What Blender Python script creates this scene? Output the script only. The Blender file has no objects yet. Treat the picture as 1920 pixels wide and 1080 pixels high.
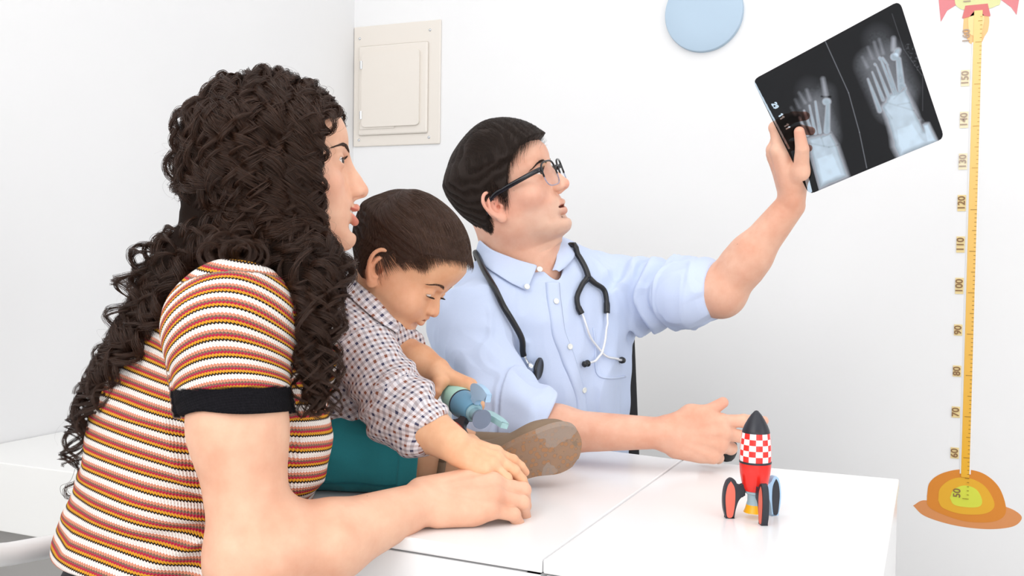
import bpy, bmesh, math, random
import numpy as np
from mathutils import Vector, Matrix
random.seed(7); RNG = np.random.default_rng(7)
SC = bpy.context.scene
# ---------------------------------------------------------------- camera, world, light, exposure
FPX = 1840.0
CAMZ, YAW, PITCH, ROLL = 1.07, math.radians(23.35), math.radians(1.85), 0.0135
cam = bpy.data.cameras.new('camera'); camo = bpy.data.objects.new('camera', cam); SC.collection.objects.link(camo)
cam.sensor_width = 36; cam.lens = FPX / 1920 * 36; cam.clip_start = .05
F_ = np.array([-math.sin(YAW) * math.cos(PITCH), math.cos(YAW) * math.cos(PITCH), -math.sin(PITCH)])
R0 = np.array([math.cos(YAW), math.sin(YAW), 0.0]); U0 = np.cross(R0, F_)
R_ = R0 * math.cos(ROLL) + U0 * math.sin(ROLL) ; U_ = np.cross(R_, F_)
camo.matrix_world = Matrix(((R_[0], U_[0], -F_[0], 0), (R_[1], U_[1], -F_[1], 0), (R_[2], U_[2], -F_[2], CAMZ), (0, 0, 0, 1)))
SC.camera = camo
CAM = np.array([0, 0, CAMZ])
def P(x, y, d):                      # a measured photo position at a real depth d (metres) -> world
    return CAM + d * (F_ + (x - 960) / FPX * R_ + (540 - y) / FPX * U_)
def ray(x, y): return F_ + (x - 960) / FPX * R_ + (540 - y) / FPX * U_
def PZ(x, y, z):                     # ... on the horizontal plane z
    r = ray(x, y); return CAM + r * ((z - CAMZ) / r[2])
def PY(x, y, Y):                     # ... on the plane y = Y
    r = ray(x, y); return CAM + r * (Y / r[1])
def PX(x, y, X):
    r = ray(x, y); return CAM + r * (X / r[0])
WALL_Y, WALL_X, TABLE_Z = 2.615, -1.672, 0.75
world = bpy.data.worlds.new('world'); SC.world = world; world.use_nodes = True
world.node_tree.nodes['Background'].inputs[0].default_value = (1, 1, 1, 1)
world.node_tree.nodes['Background'].inputs[1].default_value = .3
def area(name, loc, target, size, size_y, power, col=(1, 1, 1)):
    l = bpy.data.lights.new(name, 'AREA'); l.shape = 'RECTANGLE'; l.size = size; l.size_y = size_y; l.energy = power; l.color = col
    o = bpy.data.objects.new(name, l); SC.collection.objects.link(o); o.location = loc
    o.rotation_euler = (Vector(target) - Vector(loc)).to_track_quat('-Z', 'Y').to_euler(); return o
area('studio_softbox', (-.9, -1.2, 2.1), (-.2, 1.9, .9), 1.4, 1.4, 34)
area('added_side_fill', (2.9, .1, 1.6), (-1.2, 1.7, .9), 2.2, 1.8, 40)  # added side fill to brighten the left wall; no window stands here
area('added_front_fill', (.9, -1.9, 1.0), (0, 2.2, .7), 2.4, 1.6, 34)  # added low fill behind the camera, lifts the lower back wall
area('added_overhead_fill', (.1, .9, 2.70), (.1, .9, 0), 3.0, 2.6, 30)  # added overhead area light, an unseen source for even brightness
SC.view_settings.view_transform = 'Standard'; SC.view_settings.look = 'None'
SC.view_settings.exposure = -0.50; SC.view_settings.gamma = 1; SC.view_settings.use_curve_mapping = False

# ---------------------------------------------------------------- helpers: objects and tags
def tag(o, label=None, cat=None, group=None, kind=None):
    if label: o['label'] = label
    if cat: o['category'] = cat
    if group: o['group'] = group
    if kind: o['kind'] = kind
    return o
def empty(name, loc, label=None, cat=None, group=None):
    o = bpy.data.objects.new(name, None); SC.collection.objects.link(o); o.location = loc; o.empty_display_size = .05
    return tag(o, label, cat, group)
def link(name, me, mat=None, parent=None):
    o = bpy.data.objects.new(name, me); SC.collection.objects.link(o)
    if mat is not None:
        for m in (mat if isinstance(mat, (list, tuple)) else [mat]): me.materials.append(m)
    if parent is not None:
        o.parent = parent
        if parent.type == 'EMPTY': o.matrix_parent_inverse = Matrix.Translation(-Vector(parent.location))
    return o
def mesh_np(name, V, Fq, smooth=True):
    me = bpy.data.meshes.new(name); V = np.asarray(V, np.float32); Fq = np.asarray(Fq, np.int32)
    n = Fq.shape[1]
    me.vertices.add(len(V)); me.vertices.foreach_set('co', V.ravel())
    me.loops.add(Fq.size); me.loops.foreach_set('vertex_index', Fq.ravel())
    me.polygons.add(len(Fq)); me.polygons.foreach_set('loop_start', np.arange(0, Fq.size, n, dtype=np.int32))
    me.polygons.foreach_set('loop_total', np.full(len(Fq), n, np.int32))
    me.update(calc_edges=True); me.polygons.foreach_set('use_smooth', np.full(len(Fq), smooth)); me.update()
    return me
def bm_obj(name, bm, mat, parent=None, smooth=False, angle=None):
    me = bpy.data.meshes.new(name); bmesh.ops.recalc_face_normals(bm, faces=bm.faces); bm.to_mesh(me); bm.free()
    if smooth: me.polygons.foreach_set('use_smooth', [True] * len(me.polygons))
    if angle: me.set_sharp_from_angle(angle=math.radians(angle))
    return link(name, me, mat, parent)
def add_box(bm, lo, hi, bevel=0.0, seg=2, M=None):
    r = bmesh.ops.create_cube(bm, size=1); vs = r['verts']
    for v in vs: v.co = Vector([(lo[i] + hi[i]) / 2 + v.co[i] * (hi[i] - lo[i]) for i in range(3)])
    if bevel:
        es = list({e for v in vs for e in v.link_edges})
        r = bmesh.ops.bevel(bm, geom=es, offset=bevel, segments=seg, profile=.5, affect='EDGES'); vs = list({v for f in r['faces'] for v in f.verts} | {v for v in vs if v.is_valid})
    if M is not None: bmesh.ops.transform(bm, matrix=M, verts=vs)
    return vs
def add_prism(bm, pts, z0, z1, bevel=0.0, M=None):       # polygon in xy pulled between z0 and z1
    lo = [bm.verts.new((p[0], p[1], z0)) for p in pts]; hi = [bm.verts.new((p[0], p[1], z1)) for p in pts]
    bm.faces.new(lo[::-1]); top = bm.faces.new(hi)
    n = len(pts)
    for i in range(n): bm.faces.new((lo[i], lo[(i + 1) % n], hi[(i + 1) % n], hi[i]))
    vs = lo + hi
    if bevel:
        es = list({e for v in vs for e in v.link_edges if (e.verts[0].co.z == e.verts[1].co.z)})
        r = bmesh.ops.bevel(bm, geom=es, offset=bevel, segments=2, profile=.5, affect='EDGES'); vs = list({v for f in r['faces'] for v in f.verts} | {v for v in vs if v.is_valid})
    if M is not None: bmesh.ops.transform(bm, matrix=M, verts=vs)
    return vs
def add_lathe(bm, prof, seg=48, M=None):                 # profile [(r, z)] turned about z
    rings = []
    for r, z in prof:
        if r < 1e-6: rings.append([bm.verts.new((0, 0, z))])
        else: rings.append([bm.verts.new((r * math.cos(2 * math.pi * i / seg), r * math.sin(2 * math.pi * i / seg), z)) for i in range(seg)])
    for a, b in zip(rings[:-1], rings[1:]):
        for i in range(seg):
            j = (i + 1) % seg
            if len(a) == 1 and len(b) == 1: continue
            if len(a) == 1: bm.faces.new((a[0], b[i], b[j]))
            elif len(b) == 1: bm.faces.new((a[i], a[j], b[0]))
            else: bm.faces.new((a[i], a[j], b[j], b[i]))
    vs = [v for r in rings for v in r]
    if M is not None: bmesh.ops.transform(bm, matrix=M, verts=vs)
    return vs
def spline(pts, n=8):                                    # Catmull-Rom through points (any width)
    pts = np.asarray(pts, float); q = np.vstack([2 * pts[0] - pts[1], pts, 2 * pts[-1] - pts[-2]]); out = []
    for i in range(1, len(q) - 2):
        t = np.linspace(0, 1, n, endpoint=False)[:, None]; a, b, c, d = q[i - 1], q[i], q[i + 1], q[i + 2]
        out.append(.5 * ((2 * b) + (c - a) * t + (2 * a - 5 * b + 4 * c - d) * t ** 2 + (3 * b - a - 3 * c + d) * t ** 3))
    return np.vstack(out + [pts[-1:]])
def tube_np(path, rad, seg=10, cap=True):                # round tube along a path; rad scalar or per point
    path = np.asarray(path, float); n = len(path); rad = np.broadcast_to(np.asarray(rad, float), (n,))
    T = np.gradient(path, axis=0); T /= np.linalg.norm(T, axis=1)[:, None] + 1e-12
    N = np.zeros_like(T); a = np.cross(T[0], [0, 0, 1.0]); a = a if np.linalg.norm(a) > .1 else np.cross(T[0], [1.0, 0, 0]); N[0] = a / np.linalg.norm(a)
    for i in range(1, n):
        a = N[i - 1] - T[i] * np.dot(N[i - 1], T[i]); N[i] = a / np.linalg.norm(a)
    Bn = np.cross(T, N); th = np.linspace(0, 2 * math.pi, seg, endpoint=False)
    V = path[:, None] + rad[:, None, None] * (np.cos(th)[None, :, None] * N[:, None] + np.sin(th)[None, :, None] * Bn[:, None])
    V = V.reshape(-1, 3); i = np.arange(n - 1)[:, None] * seg; j = np.arange(seg)[None]; k = (j + 1) % seg
    Fq = np.stack([i + j, i + k, i + seg + k, i + seg + j], -1).reshape(-1, 4)
    if cap:
        V = np.vstack([V, path[:1], path[-1:]]); c0, c1 = len(V) - 2, len(V) - 1; j = np.arange(seg); k = (j + 1) % seg
        e = (n - 1) * seg
        Fq = np.vstack([Fq, np.stack([k, j, j * 0 + c0, j * 0 + c0], -1), np.stack([e + j, e + k, j * 0 + c1, j * 0 + c1], -1)])
    return V, Fq
def tube_bm(bm, path, rad, seg=10):
    V, Fq = tube_np(path, rad, seg, False); vs = [bm.verts.new(v) for v in V]
    for f in Fq: bm.faces.new([vs[i] for i in f])
    n = len(path); bm.faces.new([vs[i] for i in range(seg)][::-1]); bm.faces.new([vs[(n - 1) * seg + i] for i in range(seg)])
    return vs
def frame(x=None, y=None, z=None, o=(0, 0, 0)):          # 4x4 from two given axes (numpy), y then z priority
    y = np.asarray(y, float); y = y / np.linalg.norm(y)
    if z is not None:
        z = np.asarray(z, float); z = z - y * np.dot(y, z); z = z / np.linalg.norm(z); x = np.cross(y, z)
    else:
        x = np.asarray(x, float); x = x - y * np.dot(x, y); x = x / np.linalg.norm(x); z = np.cross(x, y)
    M = np.eye(4); M[:3, 0] = x; M[:3, 1] = y; M[:3, 2] = z; M[:3, 3] = o; return M
def toM(M): return Matrix([list(r) for r in M])

# ---------------------------------------------------------------- helpers: materials
def lin(h):
    if isinstance(h, str): h = [int(h[i:i + 2], 16) / 255 for i in (0, 2, 4)]
    return tuple(c / 12.92 if c <= .04045 else ((c + .055) / 1.055) ** 2.4 for c in h)
class NT:
    def __init__(s, name):
        s.m = bpy.data.materials.new(name); s.m.use_nodes = True; s.t = s.m.node_tree; s.b = s.t.nodes['Principled BSDF']
    def n(s, typ, **kw):
        n = s.t.nodes.new(typ)
        for k, v in kw.items():
            if k in n.inputs: n.inputs[k].default_value = v
            else: setattr(n, k, v)
        return n
    def l(s, a, b): s.t.links.new(a, b)
    def set(s, **kw):
        for k, v in kw.items(): s.b.inputs[k.replace('_', ' ')].default_value = v
    def math(s, op, a, b=None, c=None):
        n = s.t.nodes.new('ShaderNodeMath'); n.operation = op
        for i, v in enumerate((a, b, c)):
            if v is None: continue
            if isinstance(v, (int, float)): n.inputs[i].default_value = v
            else: s.l(v, n.inputs[i])
        return n.outputs[0]
    def mix(s, f, a, b):
        n = s.t.nodes.new('ShaderNodeMix'); n.data_type = 'RGBA'
        for i, v in ((0, f), (6, a), (7, b)):
            if isinstance(v, (int, float)): n.inputs[i].default_value = v
            elif isinstance(v, tuple): n.inputs[i].default_value = (*v[:3], 1)
            else: s.l(v, n.inputs[i])
        return n.outputs[2]
    def attr(s, name): return s.n('ShaderNodeAttribute', attribute_name=name)
    def bump(s, h, strength, dist=.001):
        n = s.n('ShaderNodeBump'); n.inputs['Strength'].default_value = strength; n.inputs['Distance'].default_value = dist
        s.l(h, n.inputs['Height']); s.l(n.outputs[0], s.b.inputs['Normal']); return n
    def noise(s, scale, detail=3, coord=None, rough=.5):
        n = s.n('ShaderNodeTexNoise'); n.inputs['Scale'].default_value = scale; n.inputs['Detail'].default_value = detail; n.inputs['Roughness'].default_value = rough
        if coord is None: coord = s.n('ShaderNodeTexCoord').outputs['Object']
        s.l(coord, n.inputs['Vector']); return n
def plain(name, col, rough=.5, metal=0.0, spec=.5, bump=None, **kw):
    t = NT(name); c = lin(col) if isinstance(col, str) else col
    t.set(Base_Color=(*c, 1), Roughness=rough, Metallic=metal); t.b.inputs['Specular IOR Level'].default_value = spec
    if bump: t.bump(t.noise(bump[0]).outputs[0], bump[1], bump[2] if len(bump) > 2 else .001)
    for k, v in kw.items(): t.b.inputs[k.replace('_', ' ')].default_value = v
    return t.m

# ---------------------------------------------------------------- SDF modelling kit (numpy, float32)
class Pr:                                   # primitive: distance function + bounding sphere
    def __init__(s, f, c, r): s.f = f; s.c = np.asarray(c, float); s.r = float(r)
def v3(p): return np.asarray(p, np.float32)
def ell(c, r, M=None):                      # ellipsoid, M = 3x3 columns are axes
    c = v3(c); r = v3(r); A = None if M is None else np.asarray(M, np.float32)[:3, :3]
    def f(p):
        q = p - c
        if A is not None: q = q @ A
        k0 = np.sqrt(((q / r) ** 2).sum(1)); k1 = np.sqrt(((q / (r * r)) ** 2).sum(1)) + 1e-9
        return k0 * (k0 - 1) / k1
    return Pr(f, c, max(r))
def sph(c, r): return ell(c, (r, r, r))
def cap(a, b, ra, rb=None, flat=1.0, n=None):   # round cone; flat<1 squashes along n
    a = v3(a); b = v3(b); rb = ra if rb is None else rb; ab = b - a; L2 = float(ab @ ab) + 1e-12
    nn = None
    if n is not None: nn = v3(n); nn = nn / np.linalg.norm(nn)
    def f(p):
        q = p - a; t = np.clip(q @ ab / L2, 0, 1)
        w = q - t[:, None] * ab
        if nn is not None:
            h = w @ nn; w = w + (h * (1 / flat - 1))[:, None] * nn
            return (np.sqrt((w * w).sum(1)) - (ra + (rb - ra) * t)) * (.5 + .5 * flat)
        return np.sqrt((w * w).sum(1)) - (ra + (rb - ra) * t)
    return Pr(f, (a + b) / 2, math.sqrt(L2) / 2 + max(ra, rb))
def rbox(M, h, r):                          # rounded box, M 4x4, half sizes h
    M = np.asarray(M, np.float32); A = M[:3, :3]; o = M[:3, 3]; h = v3(h) - r
    def f(p):
        q = np.abs((p - o) @ A) - h
        return np.sqrt((np.maximum(q, 0) ** 2).sum(1)) + np.minimum(q.max(1), 0) - r
    return Pr(f, o, np.linalg.norm(h) + r)
def plane(o, n):                            # inside where (p-o).n < 0
    o = v3(o); n = v3(n); n = n / np.linalg.norm(n)
    return Pr(lambda p: (p - o) @ n, o, 1e3)
def poly(pts, radii, flat=1.0, n=None):     # list of caps
    return [cap(pts[i], pts[i + 1], radii[i], radii[i + 1], flat, n) for i in range(len(pts) - 1)]
def xf(pr, M, s=1.0):                       # primitive given in local frame M (4x4), local unit scale s
    M = np.asarray(M, float); A = M[:3, :3].astype(np.float32); o = M[:3, 3].astype(np.float32)
    return Pr(lambda p: pr.f(((p - o) @ A) / s) * s, M[:3, 3] + M[:3, :3] @ (pr.c * s), pr.r * s)
def smin(a, b, k):
    if k <= 0: return np.minimum(a, b)
    h = np.maximum(k - np.abs(a - b), 0) / k; return np.minimum(a, b) - h * h * k * .25
class Sdf:
    def __init__(s): s.ops = []
    def u(s, pr, k=.01):
        for q in (pr if isinstance(pr, list) else [pr]): s.ops.append(('u', q, k))
        return s
    def s(s, pr, k=.005):
        for q in (pr if isinstance(pr, list) else [pr]): s.ops.append(('s', q, k))
        return s
    def i(s, pr, k=.005): s.ops.append(('i', pr, k)); return s
    def d(s, fn): s.ops.append(('d', fn, 0)); return s       # fn(p, d) -> new d
    def active(s, c, R):
        out = []
        for o in s.ops:
            if o[0] in 'us' and np.linalg.norm(o[1].c - c) - o[1].r > R + o[2] + .018: continue
            out.append(o)
        return out
    def run(s, p, ops=None):
        d = np.full(len(p), 1.0, np.float32)
        for op, q, k in (s.ops if ops is None else ops):
            if op == 'u': d = smin(d, q.f(p), k)
            elif op == 's': d = -smin(-d, q.f(p), k)
            elif op == 'i': d = -smin(-d, -q.f(p), k)
            else: d = q(p, d)
        return d.astype(np.float32)
    def __call__(s, p):                     # evaluate grouped by 8 cm cells with culling
        p = np.asarray(p, np.float32)
        if len(p) < 3000: return s.run(p)
        g = .08; key = np.floor(p / g).astype(np.int64); kk = (key[:, 0] * 4096 + key[:, 1]) * 4096 + key[:, 2]
        o = np.argsort(kk, kind='stable'); ks = kk[o]; b = np.r_[0, np.nonzero(np.diff(ks))[0] + 1, len(ks)]
        out = np.empty(len(p), np.float32)
        for i in range(len(b) - 1):
            ix = o[b[i]:b[i + 1]]; c = (key[ix[0]] + .5) * g
            out[ix] = s.run(p[ix], s.active(c, g * .867))
        return out
def sdf_surface(S, lo, hi, vs, proj=1):
    lo = np.asarray(lo, float); hi = np.asarray(hi, float); B = 8; bs = B * vs
    n = np.ceil((hi - lo) / bs).astype(int); I = np.stack(np.meshgrid(*[np.arange(k) for k in n], indexing='ij'), -1).reshape(-1, 3)
    dc = S(lo + (I + .5) * bs); I = I[np.abs(dc) < bs * .867 * 1.35 + .004]
    g = np.stack(np.meshgrid(*[np.arange(B + 1)] * 3, indexing='ij'), -1).reshape(-1, 3)
    cells, pos, quads = [], [], []
    key = lambda c: ((c[..., 0].astype(np.int64) * 8192) + c[..., 1]) * 8192 + c[..., 2]
    for s0 in range(0, len(I), 3000):
        Ib = I[s0:s0 + 3000]; base = Ib * B
        pts = (base[:, None] + g[None]).reshape(-1, 3); D = S((lo + pts * vs).astype(np.float32)).reshape(len(Ib), B + 1, B + 1, B + 1)
        D = np.where(D == 0, 1e-9, D); ins = D < 0
        cnt = np.zeros((len(Ib), B, B, B), np.int8); acc = np.zeros((len(Ib), B, B, B, 3), np.float32)
        anyc = np.zeros((len(Ib), B, B, B), bool)
        for ax in range(3):
            o1, o2 = [a for a in range(3) if a != ax]
            sl0 = [slice(None)] * 4; sl1 = [slice(None)] * 4; sl0[ax + 1] = slice(0, B); sl1[ax + 1] = slice(1, B + 1)
            d0, d1 = D[tuple(sl0)], D[tuple(sl1)]; cr = (d0 < 0) != (d1 < 0); t = np.where(cr, d0 / (d0 - d1 + 1e-20), 0)
            for a in (0, 1):
                for b in (0, 1):
                    s2 = [slice(None)] * 4; s2[o1 + 1] = slice(a, a + B); s2[o2 + 1] = slice(b, b + B)
                    c_ = cr[tuple(s2)]; t_ = t[tuple(s2)]; cnt += c_
                    acc[..., ax] += t_ * c_; acc[..., o1] += a * c_; acc[..., o2] += b * c_
            # quads: edges whose start is inside this block's own range
            s3 = [slice(None)] * 4; s3[o1 + 1] = slice(0, B); s3[o2 + 1] = slice(0, B)
            bi, x, y, z = np.nonzero(cr[tuple(s3)]); e = base[bi] + np.stack([x, y, z], 1)
            neg = ins[bi, x, y, z]
            u = np.zeros(3, int); v = np.zeros(3, int); u[(ax + 1) % 3] = 1; v[(ax + 2) % 3] = 1
            q = np.stack([key(e - u - v), key(e - v), key(e), key(e - u)], 1); q[~neg] = q[~neg][:, ::-1]
            quads.append(q)
        bi, x, y, z = np.nonzero(cnt); c = base[bi] + np.stack([x, y, z], 1)
        cells.append(key(c)); pos.append(c + acc[bi, x, y, z] / cnt[bi, x, y, z][:, None])
    cells = np.concatenate(cells); pos = np.concatenate(pos); Q = np.concatenate(quads)
    cells, ix = np.unique(cells, return_index=True); pos = lo + pos[ix] * vs
    J = np.searchsorted(cells, Q); J = np.clip(J, 0, len(cells) - 1); ok = (cells[J] == Q).all(1); J = J[ok]
    pos = pos.astype(np.float32)
    for _ in range(proj):
        h = vs * .5; G = np.stack([S(pos + h * e) - S(pos - h * e) for e in np.eye(3, dtype=np.float32)], 1) / (2 * h); d = S(pos)
        g2 = (G * G).sum(1) + 1e-6; st = -(d / g2)[:, None] * G; L = np.linalg.norm(st, axis=1); pos = pos + st * np.minimum(1, vs * .8 / (L + 1e-12))[:, None]
    used = np.unique(J); rm = np.zeros(len(pos), np.int64); rm[used] = np.arange(len(used))
    return pos[used], rm[J]
_CACHE = None
def sdf_mesh(name, S, lo, hi, vs):
    V, Fq = sdf_surface(S, lo, hi, vs)
    return mesh_np(name, V, Fq), V
def bounds(S, pad=.02):                     # bounding box of the unions
    cs = [(o[1].c - o[1].r, o[1].c + o[1].r) for o in S.ops if o[0] == 'u']
    return np.min([c[0] for c in cs], 0) - pad, np.max([c[1] for c in cs], 0) + pad
def set_col(me, C, name='col'):
    a = me.color_attributes.new(name, 'FLOAT_COLOR', 'POINT'); C = np.asarray(C, np.float32)
    if C.shape[1] == 3: C = np.hstack([C, np.ones((len(C), 1), np.float32)])
    a.data.foreach_set('color', C.ravel())
def set_vec(me, A, name):
    a = me.attributes.new(name, 'FLOAT_VECTOR', 'POINT'); a.data.foreach_set('vector', np.asarray(A, np.float32).ravel())
def sstep(a, b, x): t = np.clip((x - a) / (b - a), 0, 1); return t * t * (3 - 2 * t)
# lattice value noise, for folds and wobbles
_NZ = np.random.default_rng(11).random((32, 32, 32)).astype(np.float32)
def vnoise(p, f):
    q = p * f; i = np.floor(q).astype(int); t = q - i; t = t * t * (3 - 2 * t); i &= 31; j = (i + 1) & 31
    x, y, z = t.T; g = lambda a, b, c: _NZ[a, b, c]
    a = g(i[:, 0], i[:, 1], i[:, 2]) * (1 - x) + g(j[:, 0], i[:, 1], i[:, 2]) * x; b = g(i[:, 0], j[:, 1], i[:, 2]) * (1 - x) + g(j[:, 0], j[:, 1], i[:, 2]) * x
    c = g(i[:, 0], i[:, 1], j[:, 2]) * (1 - x) + g(j[:, 0], i[:, 1], j[:, 2]) * x; d = g(i[:, 0], j[:, 1], j[:, 2]) * (1 - x) + g(j[:, 0], j[:, 1], j[:, 2]) * x
    return ((a * (1 - y) + b * y) * (1 - z) + (c * (1 - y) + d * y) * z) * 2 - 1
def hair_obj(name, strands, radii, mat, parent=None):    # strands: list of (n,3); radii: list of (n,)
    hc = bpy.data.hair_curves.new(name); hc.add_curves([len(s) for s in strands])
    pts = np.concatenate(strands).astype(np.float32); hc.attributes['position'].data.foreach_set('vector', pts.ravel())
    r = hc.attributes.get('radius') or hc.attributes.new('radius', 'FLOAT', 'POINT')
    r.data.foreach_set('value', np.concatenate(radii).astype(np.float32))
    return link(name, hc, mat, parent)

# ---------------------------------------------------------------- heads (local frame: x right, y forward, z up, millimetres)
ADULT = dict(
    z=[-106, -101, -92, -80, -65, -48, -35, -20, 0, 20, 35, 50, 70, 90, 106, 118, 126],
    F=[40, 66, 80, 84, 79, 80, 82, 83, 85, 85, 91, 93, 92, 84, 70, 50, 20],
    B=[20, 6, -2, -6, -10, -20, -45, -66, -82, -90, -94, -96, -94, -84, -69, -50, -25],
    W=[10, 22, 34, 46, 55, 60, 63, 66, 70, 72, 74, 75, 74, 66, 53, 37, 18],
    eye=(31, 71, 19), eye_r=12.0, slit=4.6, slit_dz=0.0, slit_t=.0, brow_r=7, nose=1.0, nose_dy=0, nose_dz=0, mouth_z=-48.5, mouth_w=25, lip=1.0,
    gap=0.0, smile=0.0, muzzle=0, chin=(0, 76, -84), chin_r=13, cheek=(46, 52, -10), cheek_r=(20, 22, 20), cheek_k=16, ear_s=1.0, ear=(73, -6, 2), jaw_n=2.3, gaze=(0, 1, 0))
def head_prm(**kw): d = dict(ADULT); d.update(kw); return d
def loft(pm):
    z = np.array(pm['z'], float); zz = np.linspace(z[0], z[-1], 160)
    tab = {}
    for k in 'FBW':                          # monotone-ish cubic through the table
        y = np.array(pm[k], float); m = np.gradient(y, z); i = np.clip(np.searchsorted(z, zz) - 1, 0, len(z) - 2); h = z[i + 1] - z[i]; t = (zz - z[i]) / h
        tab[k] = (y[i] * (1 + 2 * t) * (1 - t) ** 2 + m[i] * h * t * (1 - t) ** 2 + y[i + 1] * t * t * (3 - 2 * t) + m[i + 1] * h * t * t * (t - 1)).astype(np.float32)
    n = pm['jaw_n']; z0, z1 = z[0], z[-1]
    zm = pm['B'][11]; fm = pm['F'][11] - 2; wm = pm['W'][11]; ztop = z1 + 2; crown = ell((0, (fm + zm) / 2, 40), (wm, (fm - zm) / 2 + 1, ztop - 40)).f
    def f(p):
        q = (np.clip(p[:, 2], z0, z1) - z0) / (z1 - z0) * 159; i = np.minimum(q.astype(int), 158); t = q - i
        g = lambda k: tab[k][i] * (1 - t) + tab[k][i + 1] * t
        Fz, Bz, Wz = g('F'), g('B'), g('W'); yc = Bz + (Fz - Bz) * .45; a = np.where(p[:, 1] > yc, Fz - yc, yc - Bz)
        r = ((np.abs(p[:, 0]) / Wz) ** n + (np.abs(p[:, 1] - yc) / a) ** n) ** (1 / n)
        d = (r - 1) * np.minimum(Wz, a) * .9
        e = np.maximum(z0 - p[:, 2], p[:, 2] - z1)
        d = np.maximum(d, e); w = np.clip((p[:, 2] - z1 + 62) / 30, 0, 1)
        return d * (1 - w) + crown(p) * w
    return Pr(f, (0, 0, 10), 135)
def ear_prims(pm, s):                        # s=+1 right ear; in head millimetres
    o = np.array(pm['ear'], float) * (s, 1, 1); k = pm['ear_s']
    outn = np.array([s * .86, .46, .08]); up = np.array([0, -.16, 1.0]); out_ = outn / np.linalg.norm(outn)
    up = up - out_ * (up @ out_); up /= np.linalg.norm(up); fw = np.cross(up, out_) * 1.0; fw = fw if fw[1] > 0 else -fw
    E = lambda f, u, w=0: o + k * (fw * f + up * u + out_ * w)
    hel = [(7, 3, 0), (12, 13, 1.5), (11, 23, 3), (3, 31, 5), (-9, 30, 6), (-17, 20, 6.5), (-18, 6, 6), (-14, -8, 5), (-8, -19, 3.5), (-2, -25, 2)]
    Rm = np.stack([fw, up, out_], 1)
    a = []
    a.append(('u', ell(E(-4, 2, -1), (15 * k, 27 * k, 3.2 * k), Rm), 4))
    a.append(('u', ell(E(0, -2, -8), (12 * k, 20 * k, 10 * k), Rm), 6))
    H = spline([E(*h) for h in hel], 3); rr = np.interp(np.linspace(0, 1, len(H)), [0, .3, .7, 1], [2.4, 3.2, 3.0, 2.6]) * k
    a += [('u', c, 1.5) for c in poly(H, rr)]
    A = spline([E(*h) for h in [(2, 21, 2), (-6, 16, 3), (-10, 6, 3.5), (-9, -6, 3), (-3, -15, 2), (4, -14, 1.5)]], 2)
    a += [('u', c, 3) for c in poly(A, [2.6 * k] * len(A))]
    a.append(('u', ell(E(0, -25, 1.5), (9 * k, 9 * k, 4 * k), Rm), 4))
    a.append(('u', sph(E(10, -4, 1), 4.2 * k), 4))
    a.append(('s', ell(E(0, 0, 5), (7.5 * k, 11 * k, 7.5 * k), Rm), 3))
    a.append(('s', ell(E(4, -3, 0), (3.5 * k, 4.5 * k, 8 * k), Rm), 2))
    return a
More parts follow.
